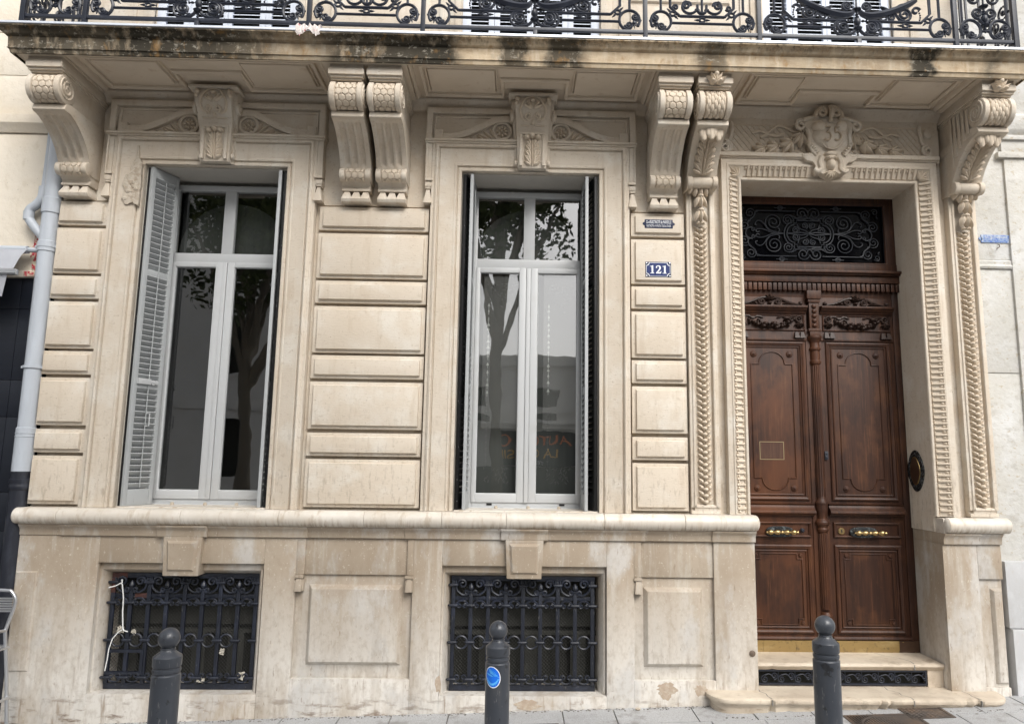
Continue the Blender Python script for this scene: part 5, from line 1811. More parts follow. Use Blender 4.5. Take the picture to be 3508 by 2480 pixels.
# ---------------------------------------------------------------- shutters of the upper windows
for a, b in UPW:
    W_ = b - a
    c = (a + b) / 2
    cuts = [0, .060, .190, .272, .469, .531, .728, .810, .940, 1]   # stile, louvre, stile, louvre, stile ...
    p = MB()
    for i in range(0, 9, 2):
        x0, x1 = a + W_ * cuts[i], a + W_ * cuts[i + 1]
        if i in (2, 4, 6):
            m_ = (x0 + x1) / 2
            p.box(x0, m_ - .0015, .018, .058, 4.945, 7.38)
            p.box(m_ + .0015, x1, .018, .058, 4.945, 7.38)
        else:
            p.box(x0, x1, .018, .058, 4.945, 7.38)
    up = p.build('upper_shutter', pale_shutter, house, bevel=.002)
    s = MB()
    for i in range(1, 9, 2):
        x0, x1 = a + W_ * cuts[i], a + W_ * cuts[i + 1]
        z = 4.97
        while z < 5.9:
            s.add([(x0, .022, z - .012), (x1, .022, z - .012), (x1, .062, z + .018), (x0, .062, z + .018), (x0, .024, z - .006), (x1, .024, z - .006), (x1, .064, z + .024), (x0, .064, z + .024)],
                  [(0, 1, 2, 3), (4, 5, 6, 7), (0, 1, 5, 4)])
            z += .036
    s.build('louvre_slats', pale_shutter, up)
    k = MB()
    k.box(a, b, .075, .095, 4.94, 7.4)
    k.build('dark_gap', room_dark, up)
# ================================================================ ground
def G(x, y):
    return -.05 + .032 * x + .018 * y
GM = lambda p, q, h: (p, q, G(p, q) + h)
w = MB()
w.add([(-60, -80, G(-12, -9) - .5), (60, -80, G(12, -9) - .5), (60, 60, -1.2), (-60, 60, -1.2)], [(0, 1, 2, 3)])
tag(w.build('ground', asphalt), kind='structure')
w = MB()
w.add([GM(x, y, h) for x, y, h in ((-14, .4, -.012), (14, .4, -.012), (14, -3.3, -.012), (-14, -3.3, -.012))], [(0, 1, 2, 3)])
pv = w.build('pavement_bed', joint_dirt)
w = MB()
r6 = random.Random(4)
y = -.02
row = 0
while y > -3.1:
    dp = .335
    x = -6.0 + (row % 2) * .21 + (.05 if row % 3 == 0 else 0)
    while x < 6.2:
        L_ = r6.choice((.36, .38, .42, .58))
        a, b, c, d_ = x + .002, x + L_ - .002, y - dp + .002, y - .002
        h = r6.uniform(-.002, .0015)
        w.add([GM(a, d_, -.03), GM(b, d_, -.03), GM(b, c, -.03), GM(a, c, -.03), GM(a + .003, d_ - .003, h), GM(b - .003, d_ - .003, h), GM(b - .003, c + .003, h), GM(a + .003, c + .003, h)],
              [(4, 5, 6, 7), (0, 1, 5, 4), (1, 2, 6, 5), (2, 3, 7, 6), (3, 0, 4, 7)])
        x += L_
    y -= dp
pvs = w.build('pavement', granite)
tag(pvs, kind='structure')
pv.parent = pvs
w = MB()
w.mould([(-14, -3.12), (14, -3.12)], [(0, -.3), (0, -.005), (-.008, .0), (-.15, .0), (-.158, -.008), (-.16, -.3)], False, GM)
tag(w.build('kerb', granite), kind='structure')
w = MB()
w.add([(x, y, G(x, -3.2) - .13) for x, y in ((-14, -3.1), (14, -3.1), (14, -11), (-14, -11))], [(0, 1, 2, 3)])
tag(w.build('road', asphalt), kind='structure')
w = MB()
w.box(-14, 14, -16.2, -11, -1, -.05)
tag(w.build('far_pavement', granite), kind='structure')

# pavement covers
def cover(name, label, pts, ring):
    t = thing(name, label, 'cover', (sum(p[0] for p in pts) / 4, sum(p[1] for p in pts) / 4, 0))
    t.location.z = G(t.location.x, t.location.y)
    lx, ly = t.location.x, t.location.y
    LM = lambda p, q, h: (p, q, G(p + lx, q + ly) - t.location.z + h)
    P = [(p[0] - lx, p[1] - ly) for p in pts]
    f = MB()
    f.mould(P, [(0, .001), (.0, .0055), (.022, .0055), (.022, .001)], True, LM)
    f.add([LM(p, q, .0025) for p, q in P], [(0, 1, 2, 3)])
    f.build('frame', cover_iron, t)
    c = MB()
    if ring:
        R0 = min(abs(P[0][0]), abs(P[0][1])) * .86
        c.lathe([(R0 * .93, .003), (R0 * .93, .009), (R0, .009), (R0, .003)], (0, 0, 0), 36)
        k = -R0
        while k < R0:
            hx = math.sqrt(max(0, (R0 * .9) ** 2 - k * k))
            if hx > .02:
                c.box(k - .004, k + .004, -hx, hx, .003, .008)
                c.box(-hx, hx, k - .003, k + .003, .003, .0085)
            k += .022
        k = P[0][0] + .03
        while k < -P[0][0] - .02:
            hy = abs(P[0][1]) - .025
            hx = math.sqrt(max(0, (R0 * 1.03) ** 2 - k * k)) if abs(k) < R0 * 1.03 else 0
            if hy - hx > .02:
                c.box(k - .003, k + .003, hx, hy, .003, .008)
                c.box(k - .003, k + .003, -hy, -hx, .003, .008)
            k += .02
    else:
        for i in range(9):
            for j in range(7):
                u = (i + .5) / 9 * 2 - 1
                v = (j + .5) / 7 * 2 - 1
                x = (P[0][0] + P[3][0]) / 2 * (1 - (u + 1) / 2) + (P[1][0] + P[2][0]) / 2 * (u + 1) / 2
                yv = (P[0][1] + P[1][1]) / 2 * (1 - (v + 1) / 2) + (P[2][1] + P[3][1]) / 2 * (v + 1) / 2
                c.ball((x * .93, yv * .85, .003), .012, .009, .004, 6, 4)
    c.build('lid', cover_iron, t)
    return t
cover('pavement_cover', 'rusty square iron lid in the paving in front of the door step', [(2.81, -.18), (3.13, -.175), (3.13, -.43), (2.82, -.435)][::-1], False)
cover('manhole_cover', 'large iron manhole with a round gridded lid, behind the bollard at the door', [(2.36, -.33), (2.88, -.33), (2.88, -.83), (2.36, -.83)][::-1], True)
cover('pavement_cover', 'small iron lid in the paving behind the stickered bollard', [(-.02, -.32), (.33, -.32), (.33, -.55), (-.02, -.55)][::-1], False)

# ================================================================ neighbours
lb = thing('corner_building', 'neighbouring building with rough cream plaster above a slate blue shopfront', 'building', (-5.5, .05, 0))
def LB(m, name, mt, bevel=0, parent=lb):
    m.v = [(x + 5.5, y - .05, z) for x, y, z in m.v]
    return m.build(name, mt, parent, bevel=bevel)
w = MB()
rows = [3.25, 4.435, 4.60, 4.953, 5.338, 5.75, 8.2]
for z0, z1 in zip(rows, rows[1:]):
    w.box(-9.5, -3.748, .06, .4, z0 + .003, z1 - .003)
w.box(-9.5, -3.748, .075, .4, 3.2, 8.2)
LB(w, 'wall', left_plaster, .003)
w = MB()
w.prism([(.07, 4.44), (.045, 4.44), (.035, 4.46), (.015, 4.49), (.0, 4.51), (.0, 4.585), (.07, 4.60)], -9.5, -3.752, YZ)
LB(w, 'string_course', left_plaster, .003)
w = MB()
zs = [-.6, .30, .92, 1.205, 1.50, 2.083, 2.375, 2.95, 3.20]
xs = [-9.5, -8.2, -6.9, -5.6, -4.62, -4.02, -3.752]
for a, b in zip(xs, xs[1:]):
    for z0, z1 in zip(zs, zs[1:]):
        w.box(a + .0015, b - .0015, .055, .09, z0 + .0015, z1 - .0015)
LB(w, 'shopfront_panel', dark_panel, .002)
w = MB()
w.box(-9.5, -3.752, .10, .4, -.6, 3.25)
LB(w, 'shopfront_backing', room_dark)
w = MB()
w.box(-9.5, -3.752, .02, .08, 3.205, 3.258)
LB(w, 'shopfront_lintel', left_plaster, .004)
w = MB()
r7 = random.Random(2)
ol = [(-3.93 + (.045 + r7.uniform(-.012, .02)) * math.cos(i * pi / 12) * (1 if i % 24 < 12 else 1), 3.42 + (.15 + r7.uniform(-.03, .03)) * math.sin(i * pi / 12)) for i in range(24)]
w.prism(ol, .052, .062)
w.box(-3.99, -3.86, .012, .022, 3.21, 3.25)
LB(w, 'red_paint_patch', red_paint)
w = MB()
w.prism([(-4.10, 1.29), (-4.0, 1.31), (-4.035, 1.10), (-4.10, 1.06)], .050, .055)
LB(w, 'stuck_notice', white_paint)

rb_ = thing('pale_building', 'neighbouring building with rough pale grey plaster and a pale stone base', 'building', (5.5, .05, 0))
def RB(m, name, mt, bevel=0):
    m.v = [(x - 5.5, y - .05, z) for x, y, z in m.v]
    return m.build(name, mt, rb_, bevel=bevel)
w = MB()
for z0, z1 in ((1.04, 2.55), (2.556, 3.43), (3.51, 4.60), (4.60, 8.2)):
    w.box(3.803, 9.5, .035, .4, z0, z1)
w.box(3.803, 9.5, .05, .4, 1.0, 8.2)
RB(w, 'wall', right_plaster, .004)
w = MB()
w.prism([(.06, 3.43), (.02, 3.432), (.012, 3.45), (.024, 3.468), (.020, 3.495), (.04, 3.51), (.06, 3.51)], 3.804, 9.5, YZ)
w.prism([(.06, 4.60), (.02, 4.60), (-.01, 4.64), (-.02, 4.66), (-.02, 4.775), (.0, 4.80), (.06, 4.815)], 3.95, 9.5, YZ)
RB(w, 'string_course', right_plaster, .002)
w = MB()
w.box(4.06, 4.60, -.01, .04, 4.40, 4.45)
w.box(4.10, 4.60, .005, .04, 4.45, 4.56)
w.box(4.05, 4.60, -.02, .04, 4.56, 4.598)
w.box(4.12, 4.60, .012, .04, 1.1, 4.40)
RB(w, 'window_surround', right_plaster, .004)
w = MB()
w.box(3.828, 9.5, -.03, .4, .562, 1.062)
w.box(3.842, 9.5, -.045, .4, -.5, .556)
RB(w, 'plinth_block', right_stone, .006)

# faded plaque and hook on the pale wall
pq = thing('wall_plaque', 'faded blue and white enamel plaque with worn lettering on the pale grey plaster', 'plaque', (4.01, .033, 3.69))
w = MB()
w.box(-.132, .132, -.006, 0, -.034, .034)
w.lathe([(.016, 0), (.016, -.006)], (-.135, 0, 0), 10, 'y')
w.lathe([(.016, 0), (.016, -.006)], (.135, 0, 0), 10, 'y')
w.build('plate', faded_blue, pq, bevel=.001)
text('worn_lettering', 'ÉLECTRICITÉ de MARSEILLE', faded_ink, pq, (0, -.0065, .014), .030, .52, .0004)
w = MB()
w.tube([(.012, 0, -.045), (.012, -.02, -.055), (.010, -.022, -.075), (-.012, -.022, -.088), (-.014, -.018, -.097)], .003, 5)
hk = w.build('wall_hook', rust_iron, None, loc=(4.01, .033, 3.69))
tag(hk, 'bent rusty hook sticking out of the plaster under the faded plaque', 'hook')

# ================================================================ drainpipe
dp = thing('drainpipe', 'grey plastic drainpipe with a black cast iron foot running down beside the cream house', 'pipe', (-3.805, -.02, G(-3.8, 0)))
dz = -G(-3.8, 0)
w = MB()
w.tube([(0, 0, 1.66 + dz), (0, 0, 4.42 + dz), (.0, .02, 4.9 + dz)], .062, 20)
w.build('pipe', plastic, dp, smooth=50)
w = MB()
for z0, z1, r_ in ((1.655, 2.0, .069), (3.40, 3.49, .068), (3.72, 3.85, .070)):
    w.lathe([(r_ - .004, z0 + dz), (r_, z0 + .004 + dz), (r_, z1 - .006 + dz), (r_ - .006, z1 + dz)], (0, 0, 0), 20)
for z in (1.955, 1.93):
    w.lathe([(.070, z - .004 + dz), (.073, z + dz), (.070, z + .004 + dz)], (0, 0, 0), 20)
w.build('socket', plastic, dp)
w = MB()
for z in (2.47, 3.445):
    w.lathe([(.066, z - .012 + dz), (.072, z - .010 + dz), (.072, z + .010 + dz), (.066, z + .012 + dz)], (0, 0, 0), 20)
    w.box(-.09, -.066, -.012, .012, z - .009 + dz, z + .009 + dz)
    w.box(.066, .085, -.012, .06, z - .009 + dz, z + .009 + dz)
w.build('bracket', plastic, dp)
w = MB()
w.tube([(x + 3.805, .02, z + dz) for x, z in ((-3.885, 4.8), (-3.885, 4.3), (-3.892, 3.90))], .026, 12)
w.tube(bez([(-.087, 3.95 + dz), (-.092, 3.86 + dz), (-.13, 3.80 + dz), (-.175, 3.76 + dz), (-.183, 3.70 + dz), (-.14, 3.63 + dz), (-.02, 3.50 + dz)], 5, .012), .036, 14)
w.tube([(-.183, .012, 3.74 + dz), (-.180, .012, 3.67 + dz)], .040, 14)
w.build('branch_pipe', plastic, dp, smooth=50)
w = MB()
w.tube([(0, 0, 0), (0, 0, 1.66 + dz)], .066, 20)
w.lathe([(.066, 1.52 + dz), (.074, 1.53 + dz), (.074, 1.56 + dz), (.070, 1.57 + dz), (.074, 1.58 + dz), (.074, 1.605 + dz), (.066, 1.61 + dz)], (0, 0, 0), 20)
w.lathe([(.058, 1.648 + dz), (.070, 1.650 + dz), (.070, 1.664 + dz), (.062, 1.668 + dz)], (0, 0, 0), 20)
w.build('cast_foot', cast, dp, smooth=50)

# ================================================================ awning
aw = thing('awning', 'retracted grey canvas awning with an aluminium front bar over the slate blue shopfront', 'awning', (-5.4, .0, 3.3))
w = MB()
y0, y1 = -.02, -.17
X0_, X1_ = -2.1, 1.452
n = 24
for i in range(n):
    a, b = X0_ + (X1_ - X0_) * i / n, X0_ + (X1_ - X0_) * (i + 1) / n
    w.add([(a, y0, .135), (b, y0, .135), (b, -.10, .05), (a, -.10, .05), (a, y1, -.075), (b, y1, -.075)], [(0, 1, 2, 3), (3, 2, 5, 4)])
w.build('canvas', canvas, aw)
w = MB()
n = 90
zv = lambda i: -.125 - .19 - .018 * math.sin(i * .55)
for i in range(n):
    a, b = X0_ + (X1_ - .03 - X0_) * i / n, X0_ + (X1_ - .03 - X0_) * (i + 1) / n
    ya, yb = -.185 + .008 * math.sin(i * .8), -.185 + .008 * math.sin((i + 1) * .8)
    sh = .075 if i == n - 1 else 0
    w.add([(a, -.185, -.125), (b, -.185, -.125), (b - sh * .3, yb, zv(i + 1)), (a, ya, zv(i))], [(0, 1, 2, 3)])
w.build('valance', canvas, aw)
w = MB()
w.box(X0_, 1.495, -.20, -.165, -.128, -.085)
w.box(X0_, 1.50, -.21, -.195, -.122, -.108)
w.build('front_bar', alu, aw, bevel=.004)
w = MB()
w.tube([(X0_, -.01, .12), (1.44, -.01, .12)], .032, 12)
w.tube([(1.44, -.01, .12), (1.535, -.01, .118)], .020, 10)
w.ball((1.545, -.03, .125), .016)
w.build('roller', plastic, aw)

# ================================================================ bar stool at the left edge
st = thing('bar_stool', 'aluminium bar stool with a slatted back, standing before the slate blue shopfront', 'stool', (-3.835, -.36, G(-3.835, -.36)))
w = MB()
t = .0125
w.tube(bez([(-.20, .72), (-.225, .80), (-.235, .92), (-.205, .985), (-.15, 1.0), (.15, 1.0), (.205, .985), (.235, .92), (.205, .79), (.185, .715)], 5, .12), t, 8)
w.build('back_frame', alu, st, smooth=60)
w = MB()
for i in range(6):
    w.box(-.215, .215, .114, .126, .850 + i * .0175, .862 + i * .0175)
w.build('back_slat', alu, st, bevel=.003)
w = MB()
for sx in (-1, 1):
    w.tube([(sx * .185, .12, .72), (sx * .20, .0, .735), (sx * .205, -.16, .73), (sx * .21, -.20, .70), (sx * .215, -.205, .45), (sx * .23, -.215, 0)], t, 8)
    w.tube([(sx * .185, .12, .72), (sx * .205, .16, .4), (sx * .225, .20, 0)], t, 8)
w.build('leg', alu, st, smooth=60)
w = MB()
w.tube([(-.19, -.19, .60), (.20, -.19, .60), (.20, .15, .60), (-.19, .15, .60)], .011, 8, True)
for i in range(8):
    w.box(-.19, .19, -.17 + i * .04, -.145 + i * .04, .612, .622)
w.build('seat', alu, st)
w = MB()
w.tube([(-.22, -.21, .29), (-.16, -.21, .33), (.16, -.21, .33), (.215, -.21, .29), (.22, -.21, .22), (.18, -.21, .16)], .011, 8)
w.tube([(.225, .19, .25), (.22, -.21, .25)], .010, 8)
w.build('footrest', alu, st, smooth=60)

# ================================================================ bollards
def bollard(x, y, top, label):
    z0 = G(x, y)
    H = top - z0
    b = thing('bollard', label, 'bollard', (x, y, z0), 'ball-topped bollards along the pavement edge')
    r_ = .0625
    w = MB()
    w.lathe([(r_ * 1.05, 0), (r_, .02), (r_, H - .205), (r_ - .003, H - .201), (r_ - .005, H - .199), (r_ - .005, H - .194), (r_ - .002, H - .192), (r_ - .001, H - .184), (r_ - .002, H - .178), (r_ - .005, H - .176), (r_ - .005, H - .170), (r_ - .001, H - .167), (r_, H - .163), (r_, H - .126), (r_ - .003, H - .122), (.048, H - .113), (.036, H - .104), (.030, H - .095), (.028, H - .088)], (0, 0, 0), 40)
    w.build('post', bollard_paint, b, smooth=28)
    w = MB()
    w.ball((0, 0, H - .0475), .0475, nu=32, nv=20)
    w.lathe([(.030, H - .096), (.033, H - .093), (.030, H - .089)], (0, 0, 0), 24)
    w.build('ball', bollard_paint, b, smooth=60)
    return b, H
bollard(-1.589, -2.25, 1.013, 'dark grey bollard in front of the first basement grille, under the shuttered window')
bm_, Hm = bollard(-.0785, -1.88, .978, 'dark grey bollard bearing a round blue sticker, in front of the second basement grille')
bollard(1.505, -2.17, 1.074, 'dark grey bollard in front of the brown door')
def sticker(name, m, pts, off, parent=bm_):
    """flat outline wrapped round the post; u is arc length, angle -90 faces the street"""
    rr = .0625 + off
    w = MB()
    vs = []
    for u, v in pts:
        a = -pi / 2 + u / .0625
        vs.append((rr * math.cos(a), rr * math.sin(a), v))
    c0 = (sum(p[0] for p in pts) / len(pts), sum(p[1] for p in pts) / len(pts))
    a = -pi / 2 + c0[0] / .0625
    k = len(vs)
    md = [((p[0] + c0[0]) / 2, (p[1] + c0[1]) / 2) for p in pts]
    vs += [(rr * math.cos(-pi / 2 + u / .0625), rr * math.sin(-pi / 2 + u / .0625), v) for u, v in md]
    vs.append((rr * math.cos(a), rr * math.sin(a), c0[1]))
    w.add(vs, [(i, (i + 1) % k, k + (i + 1) % k, k + i) for i in range(k)] + [(k + i, k + (i + 1) % k, 2 * k) for i in range(k)])
    return w.build(name, m, parent, smooth=60)
su, sv = -.026, Hm - .262
el = lambda a, b, n=36, du=0, dv=0: [(su + du + a * math.cos(2 * pi * i / n) - dv * 0, sv + dv + b * math.sin(2 * pi * i / n) - .12 * a * math.cos(2 * pi * i / n)) for i in range(n)]
sk = sticker('sticker', white_vinyl, el(.043, .051), .0006)
sticker('blue_disc', sticker_blue, el(.039, .047), .0011, sk)
def stroke(pts, wd, off=.0016, m=sticker_light):
    l, r_ = [], []
    for i, p in enumerate(pts):
        a = Vector(pts[max(0, i - 1)])
        b = Vector(pts[min(len(pts) - 1, i + 1)])
        d_ = (b - a).normalized()
        n_ = Vector((-d_.y, d_.x)) * wd * (.35 + .65 * math.sin(pi * (i + .4) / len(pts)))
        l.append((p[0] + n_.x, p[1] + n_.y))
        r_.append((p[0] - n_.x, p[1] - n_.y))
    rr = .0625 + off
    f = lambda q: (rr * math.cos(-pi / 2 + q[0] / .0625), rr * math.sin(-pi / 2 + q[0] / .0625), q[1])
    k = len(l)
    w = MB()
    w.add([f(q) for q in l + r_], [(i, i + 1, k + i + 1, k + i) for i in range(k - 1)])
    return w
emb = MB()
def addm(w):
    emb.add(w.v, w.f)
for i in range(9):
    t = i / 8
    p0 = (su + .002 - .004 * t, sv + .004)
    p2 = (su - .026 + .062 * t, sv + .040 - .040 * t * t)
    mid = ((p0[0] + p2[0]) / 2 - .004 + .006 * t, (p0[1] + p2[1]) / 2 + .006)
    addm(stroke([(p0[0] + (mid[0] - p0[0]) * .5, p0[1] + (mid[1] - p0[1]) * .5), mid, p2], .0015))
addm(stroke([(su - .034 + .068 * i / 14, sv - .004 - .030 * math.sin(pi * (i + .5) / 15)) for i in range(15)], .0052))
addm(stroke([(su - .034 + .036 * i / 8, sv + .016 - .012 * i / 8) for i in range(9)], .0035))
for i in range(11):
    a = R(195 + i * 15)
    addm(stroke([(su + (.026 + .011 * k / 4) * math.cos(a), sv + (.031 + .012 * k / 4) * math.sin(a)) for k in range(5)], .0014))
emb.build('bird_emblem', sticker_light, sk)

# ================================================================ plates on the house
np_ = thing('house_number_plate', 'blue enamel house number plate reading 121 with a white notched border', 'number plate', (1.1325, -.032, 3.3515))
w = MB()
w.box(-.106, .106, -.005, 0, -.065, .065)
w.build('plate', navy_enamel, np_, bevel=.0015)
def notched(hw, hh, q):
    pts = []
    for cx, cz, a0 in ((hw, hh, 270), (-hw, hh, 360), (-hw, -hh, 90), (hw, -hh, 180)):
        pts += [(cx + q * math.cos(R(a0 - 90 * i / 5)), cz + q * math.sin(R(a0 - 90 * i / 5))) for i in range(6)]
    return pts
w = MB()
w.prism(notched(.099, .058, .023), -.0062, -.004)
w.build('border_line', white_paint, np_)
w = MB()
w.prism(notched(.0955, .0545, .0245), -.0074, -.005)
w.build('field', blue_enamel, np_)
one = [(-.26, -.5), (.26, -.5), (.26, -.45), (.13, -.42), (.13, .5), (.06, .5), (-.05, .44), (-.26, .40), (-.26, .35), (-.08, .34), (-.08, -.42), (-.26, -.45)]
two = [(-.32, -.5), (.28, -.5), (.36, -.22), (.30, -.22), (.22, -.33), (-.08, -.33), (.14, -.12), (.27, .06), (.30, .22), (.25, .38), (.12, .48), (-.04, .50), (-.20, .46), (-.30, .36), (-.33, .22), (-.27, .16), (-.20, .17), (-.17, .23), (-.20, .31), (-.12, .38), (-.02, .39), (.08, .33), (.10, .22), (.06, .06), (-.08, -.14), (-.32, -.42)]
w = MB()
for dg, cx in ((one, -.050), (two, .002), (one, .052)):
    w.prism([(cx + x * .066, z * .068) for x, z in dg], -.0086, -.006)
w.build('numerals', white_paint, np_)
w = MB()
for sx in (-1, 1):
    for sz_ in (-1, 1):
        w.ball((sx * .095, -.006, sz_ * .054), .006, .003, .006, 8, 5)
w.build('screw', alu, np_)
ep_ = thing('electricity_plate', 'dark blue enamel electricity plate with white lettering, above the number 121', 'plate', (1.141, -.032, 3.738))
w = MB()
w.prism([(-.116, -.038), (.116, -.038), (.118, -.016), (.132, -.008), (.134, 0), (.132, .008), (.118, .016), (.116, .038), (-.116, .038), (-.118, .016), (-.132, .008), (-.134, 0), (-.132, -.008), (-.118, -.016)], -.005, 0)
w.build('plate', navy_enamel, ep_, bevel=.001)
text('lettering', "Cie d'ÉLECTRICITÉ de MARSEILLE", white_paint, ep_, (0, -.006, .014), .036, .40, .0004)
text('lettering', 'ÉLECTRICITÉ à 110 VOLTS à TOUS les ÉTAGES', white_paint, ep_, (0, -.006, -.018), .026, .385, .0004)

bl = thing('bell_plate', 'black marbled oval bell plate with a brown centre on the door reveal', 'bell plate', (DX1, .232, 1.752))
n = 32
def lens(a, b):
    return [(a * math.copysign(abs(math.cos(2 * pi * i / n)) ** 1.15, math.cos(2 * pi * i / n)) * (1 + .05 * math.cos(8 * pi * i / n)), b * math.sin(2 * pi * i / n)) for i in range(n)]
XM = lambda p, q, h: (-h, p, q)
w = MB()
w.prism(lens(.118, .170), 0, .012, XM)
pl_ = w.build('plate', marble, bl, bevel=.004)
w = MB()
w.prism(lens(.074, .118), .005, .016, XM)
w.build('rim', brass, bl, bevel=.003)
w = MB()
w.prism(lens(.066, .108), .010, .0175, XM)
w.box(-.020, -.016, -.03, .03, .012, .014)
w.build('centre', copper, bl)
w = MB()
w.lathe([(.023, 0), (.023, -.006), (.018, -.009), (.004, -.010)], (0, 0, 0), 20, 'y')
dk = w.build('survey_marker', cover_iron, None, loc=(1.812, -.05, .372))
tag(dk, 'small round dark marker fixed low on the plinth beside the door', 'marker')

# ================================================================ odds and ends
w = MB()
w.tube([(-3.083, .020, .800), (-3.03, .022, .815), (-2.995, .024, .835), (-2.985, .024, .825), (-2.970, .03, .73), (-2.966, .03, .62), (-2.955, .03, .51), (-2.945, .03, .487), (-2.915, .03, .480)], .0045, 6)
w.tube([(-2.99, .022, .862), (-2.985, .022, .835)], .0045, 6)
w.tube([(-2.955, .028, .495), (-2.985, .024, .475), (-3.02, .024, .43), (-3.040, .024, .36), (-3.046, .024, .28), (-3.055, .022, .20)], .0040, 6)
tag(w.build('loose_cord', cord_white), 'frayed white cord dangling from the top of the left basement grille', 'cord')
def scrap(x, y, z, s, sx, label, m=paper, grp='paper scraps caught in the basement grille'):
    rr = random.Random(int(x * 1000))
    w = MB()
    s *= .72
    n = 7
    g = [[(sx * s * (i / (n - 1) - .5) + rr.uniform(-.1, .1) * s, rr.uniform(-.2, .2) * s, s * (j / (n - 1) - .5) + rr.uniform(-.14, .14) * s) for i in range(n)] for j in range(n)]
    w.add([p for r_ in g for p in r_], [(j * n + i, j * n + i + 1, (j + 1) * n + i + 1, (j + 1) * n + i) for j in range(n - 1) for i in range(n - 1) if abs(i - 3) + abs(j - 3) < 5])
    o = w.build('paper_scrap', m, None, loc=(x, y, z), smooth=20)
    return tag(o, label, 'litter', grp)
scrap(-2.975, .035, .490, .075, .9, 'crumpled paper where the white cord crosses the grille rings')
scrap(-2.880, .045, .475, .050, 1.0, 'torn pale paper on top of the second grille ring')
scrap(-2.205, .040, .335, .065, .8, 'limp paper hanging under the last ring of the left grille')
scrap(-2.055, .050, .165, .075, 1.1, 'balled brown paper in the bottom right corner of the left grille')
scrap(-2.35, .05, .128, .05, 1.6, 'flattened paper lying on the bottom rail of the left grille')
# rag on the balcony edge
w = MB()
rr = random.Random(8)
nx, ny = 22, 7
prof = [(-.55, 4.958), (-.66, 4.966), (-.72, 4.962), (-.760, 4.955), (-.768, 4.935), (-.770, 4.915), (-.768, 4.895)]
vs = []
for j in range(ny):
    for i in range(nx):
        u = i / (nx - 1)
        drop = .5 + .5 * math.sin(u * 9.0)
        y, z = prof[j]
        if j > 3:
            z = 4.955 + (z - 4.955) * (.5 + drop * .8)
        vs.append((-.09 + .18 * u + rr.uniform(-.004, .004), y + rr.uniform(-.006, .006) + .66, z + rr.uniform(0, .014) - 4.95 + (.02 * abs(math.sin(u * 14)) if j < 4 else 0)))
w.add(vs, [(j * nx + i, j * nx + i + 1, (j + 1) * nx + i + 1, (j + 1) * nx + i) for j in range(ny - 1) for i in range(nx - 1)])
tag(w.build('rag', rag, None, loc=(-1.60, -.66, 4.95)), 'crumpled white and pink cloth lying over the stained balcony edge', 'cloth')
w = MB()
w.ball((0, 0, .010), .022, .014, .011, 9, 6)
tag(w.build('pebble', chip, None, loc=(.93, -.10, G(.93, -.10))), 'small pale stone on the pavement before the plinth panel', 'stone')
def dead_leaf(x, y, a, label):
    w = MB()
    w.leaf(lambda u, v, h: (u, v, h + .004), 0, 0, R(a), .085, .026, .006, .006)
    tag(w.build('dead_leaf', mat('dry_leaf', (.55, .42, .27), .8, .2), None, loc=(x, y, G(x, y))), label, 'leaf', 'dry leaves on the pavement')
dead_leaf(2.98, -.20, -12, 'pale curled leaf resting on the rusty square lid')
dead_leaf(-2.99, -.18, 12, 'dry leaf on the paving below the left basement grille')
w = MB()                                                        # grit swept against the foot of the wall
rr = random.Random(12)
for i in range(520):
    x = rr.uniform(-3.75, 1.5) if i < 440 else rr.uniform(1.5, 3.7)
    y = (-.055 if x < 1.5 else -.30) - abs(rr.gauss(0, .022))
    s_ = rr.uniform(.002, .007)
    w.ball((x, y, G(x, y) + s_ * .3), s_ * rr.uniform(1, 2), s_, s_ * .6, 5, 3)
gt = tag(w.build('grit', joint_dirt), 'loose grit and dust along the foot of the wall', 'grit', kind='stuff')
# bare patches low on the plinth
w = MB()
rr = random.Random(6)
def blot(x0, x1, z0, z1, n=22, y=PF - .0012):
    cx, cz, a, b = (x0 + x1) / 2, (z0 + z1) / 2, (x1 - x0) / 2, (z1 - z0) / 2
    w.prism([(cx + a * math.cos(2 * pi * i / n) * rr.uniform(.62, 1.15), cz + b * math.sin(2 * pi * i / n) * rr.uniform(.62, 1.15)) for i in range(n)], y, PF + .002)
blot(1.08, 1.24, .055, .165, 26)
blot(1.10, 1.19, .03, .11, 16, PF - .002)
blot(1.36, 1.47, .06, .15)
blot(.0, .22, -.04, .035, 22, PF - .0045)
blot(-.58, -.535, .06, .22, 14)
w.build('bare_patch', grime_patch, house)

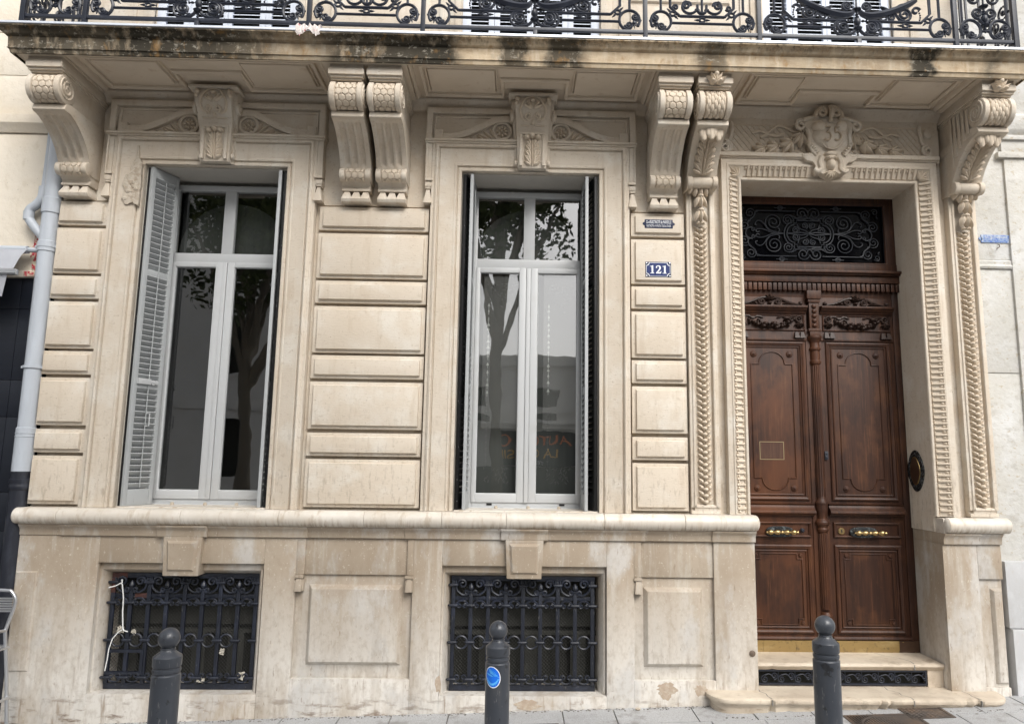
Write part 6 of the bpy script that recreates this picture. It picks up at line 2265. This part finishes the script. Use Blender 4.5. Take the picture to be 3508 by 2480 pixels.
# ================================================================ the other side of the street (seen mirrored in the panes)
def far_house(name, label, x0, x1, h, y, shop=False):
    t = thing(name, label, 'building', ((x0 + x1) / 2, y, 0))
    hw = (x1 - x0) / 2
    wl = MB()
    gl = MB()
    bd = MB()
    zs = []
    z = 3.0 if shop else 1.2
    while z + (1.2 if shop else 1.9) < h:
        zs.append((z, z + (1.0 if shop else 1.75)))
        z += 3.1
    n = max(1, int((x1 - x0) / 2.2))
    p = (x1 - x0) / n
    xs_ = [(-hw + (i + .5) * p - .5, -hw + (i + .5) * p + .5) for i in range(n)]
    zc = 0 if not shop else 2.9
    if shop:
        wl.box(-hw, hw, -.5, -.2, -.5, 2.9)
    for a, b in zs:
        wl.box(-hw, hw, -.5, 0, zc, a)
        q = -hw
        for c, d_ in xs_:
            wl.box(q, c, -.5, 0, a, b)
            gl.box(c, d_, -.3, -.22, a, b)
            bd.box(c - .06, d_ + .06, 0, .06, a - .10, a)
            q = d_
        wl.box(q, hw, -.5, 0, a, b)
        zc = b
    wl.box(-hw, hw, -.5, 0, zc, h)
    bd.box(-hw, hw, 0, .12, h - .35, h - .1)
    bd.box(-hw, hw, 0, .06, 3.2, 3.4)
    wl.build('wall', far_cream, t)
    gl.build('window', room_dark, t)
    bd.build('string_course', far_cream, t)
    if shop:
        s = MB()
        s.box(-hw, hw, -.2, -.1, -.5, 1.6)
        s.build('roller_shutter', room_mid, t)
        s = MB()
        s.box(-1.35, 1.85, -.2, .06, 1.62, 2.66)
        sg = s.build('shop_sign', dark_panel, t)
        text('orange_lettering', 'AUTO   CO', orange_letters, sg, (-.42, .068, 2.37), .40, 1.2, .004, pi)
        text('yellow_lettering', 'LA C   SIÉ', yellow_letters, sg, (-.42, .068, 2.00), .38, 1.2, .004, pi)
        text('telephone_line', 'TEL 04 91', white_paint, sg, (-.42, .068, 1.72), .15, 1.3, .004, pi)
    return t
far_house('opposite_shop', 'low pale house with an orange lettered shop sign, mirrored in the right-hand window', -2.6, 4.2, 5.0, -16, True)
far_house('opposite_house', 'tall pale house across the street, mirrored in the left-hand window', -15, -2.65, 12.5, -16)
far_house('opposite_house', 'pale house across the street beside the low shop', 4.25, 14, 10.5, -16)
def tree(x, y, h, r_, seed, label):
    rr = random.Random(seed)
    t = thing('street_tree', label, 'tree', (x, y, -.15), 'street trees across the road')
    w = MB()
    w.tube([(0, 0, 0), (.02, .02, 1.5), (-.05, .0, 3.2), (.0, .05, h * .70)], [.17, .14, .12, .06], 10)
    for i in range(7):
        a = i * 2.4
        w.tube([(-.03, 0, h * .36 + i * .25), (.5 * math.cos(a), .5 * math.sin(a), h * .5 + i * .2), (1.3 * math.cos(a), 1.3 * math.sin(a), h * .68 + i * .25)], [.09, .06, .02], 6)
    w.build('trunk', bark, t, smooth=60)
    w = MB()
    for i in range(8500):
        a, b, q = rr.uniform(0, 6.28), rr.uniform(-1, 1), rr.random() ** .4
        cl = .75 + .25 * math.sin(a * 3 + b * 4)
        px, py, pz = r_ * q * cl * math.cos(a) * math.sqrt(1 - b * b), r_ * q * cl * math.sin(a) * math.sqrt(1 - b * b), h * .72 + r_ * .95 * q * b * cl
        s = rr.uniform(.045, .095)
        u = Vector((rr.uniform(-1, 1), rr.uniform(-1, 1), rr.uniform(-1, 1))).normalized()
        v = u.orthogonal().normalized() * s
        u = u * s
        c = Vector((px, py, pz))
        w.add([c - u, c + v * .6, c + u, c - v * .6], [(0, 1, 2, 3)])
    w.build('crown', leafm, t)
tree(-.40, -8.0, 11.0, 2.5, 1, 'leafy street tree mirrored in the right-hand window')
tree(-5.3, -8.0, 9.0, 2.2, 2, 'leafy street tree mirrored in the left-hand window')
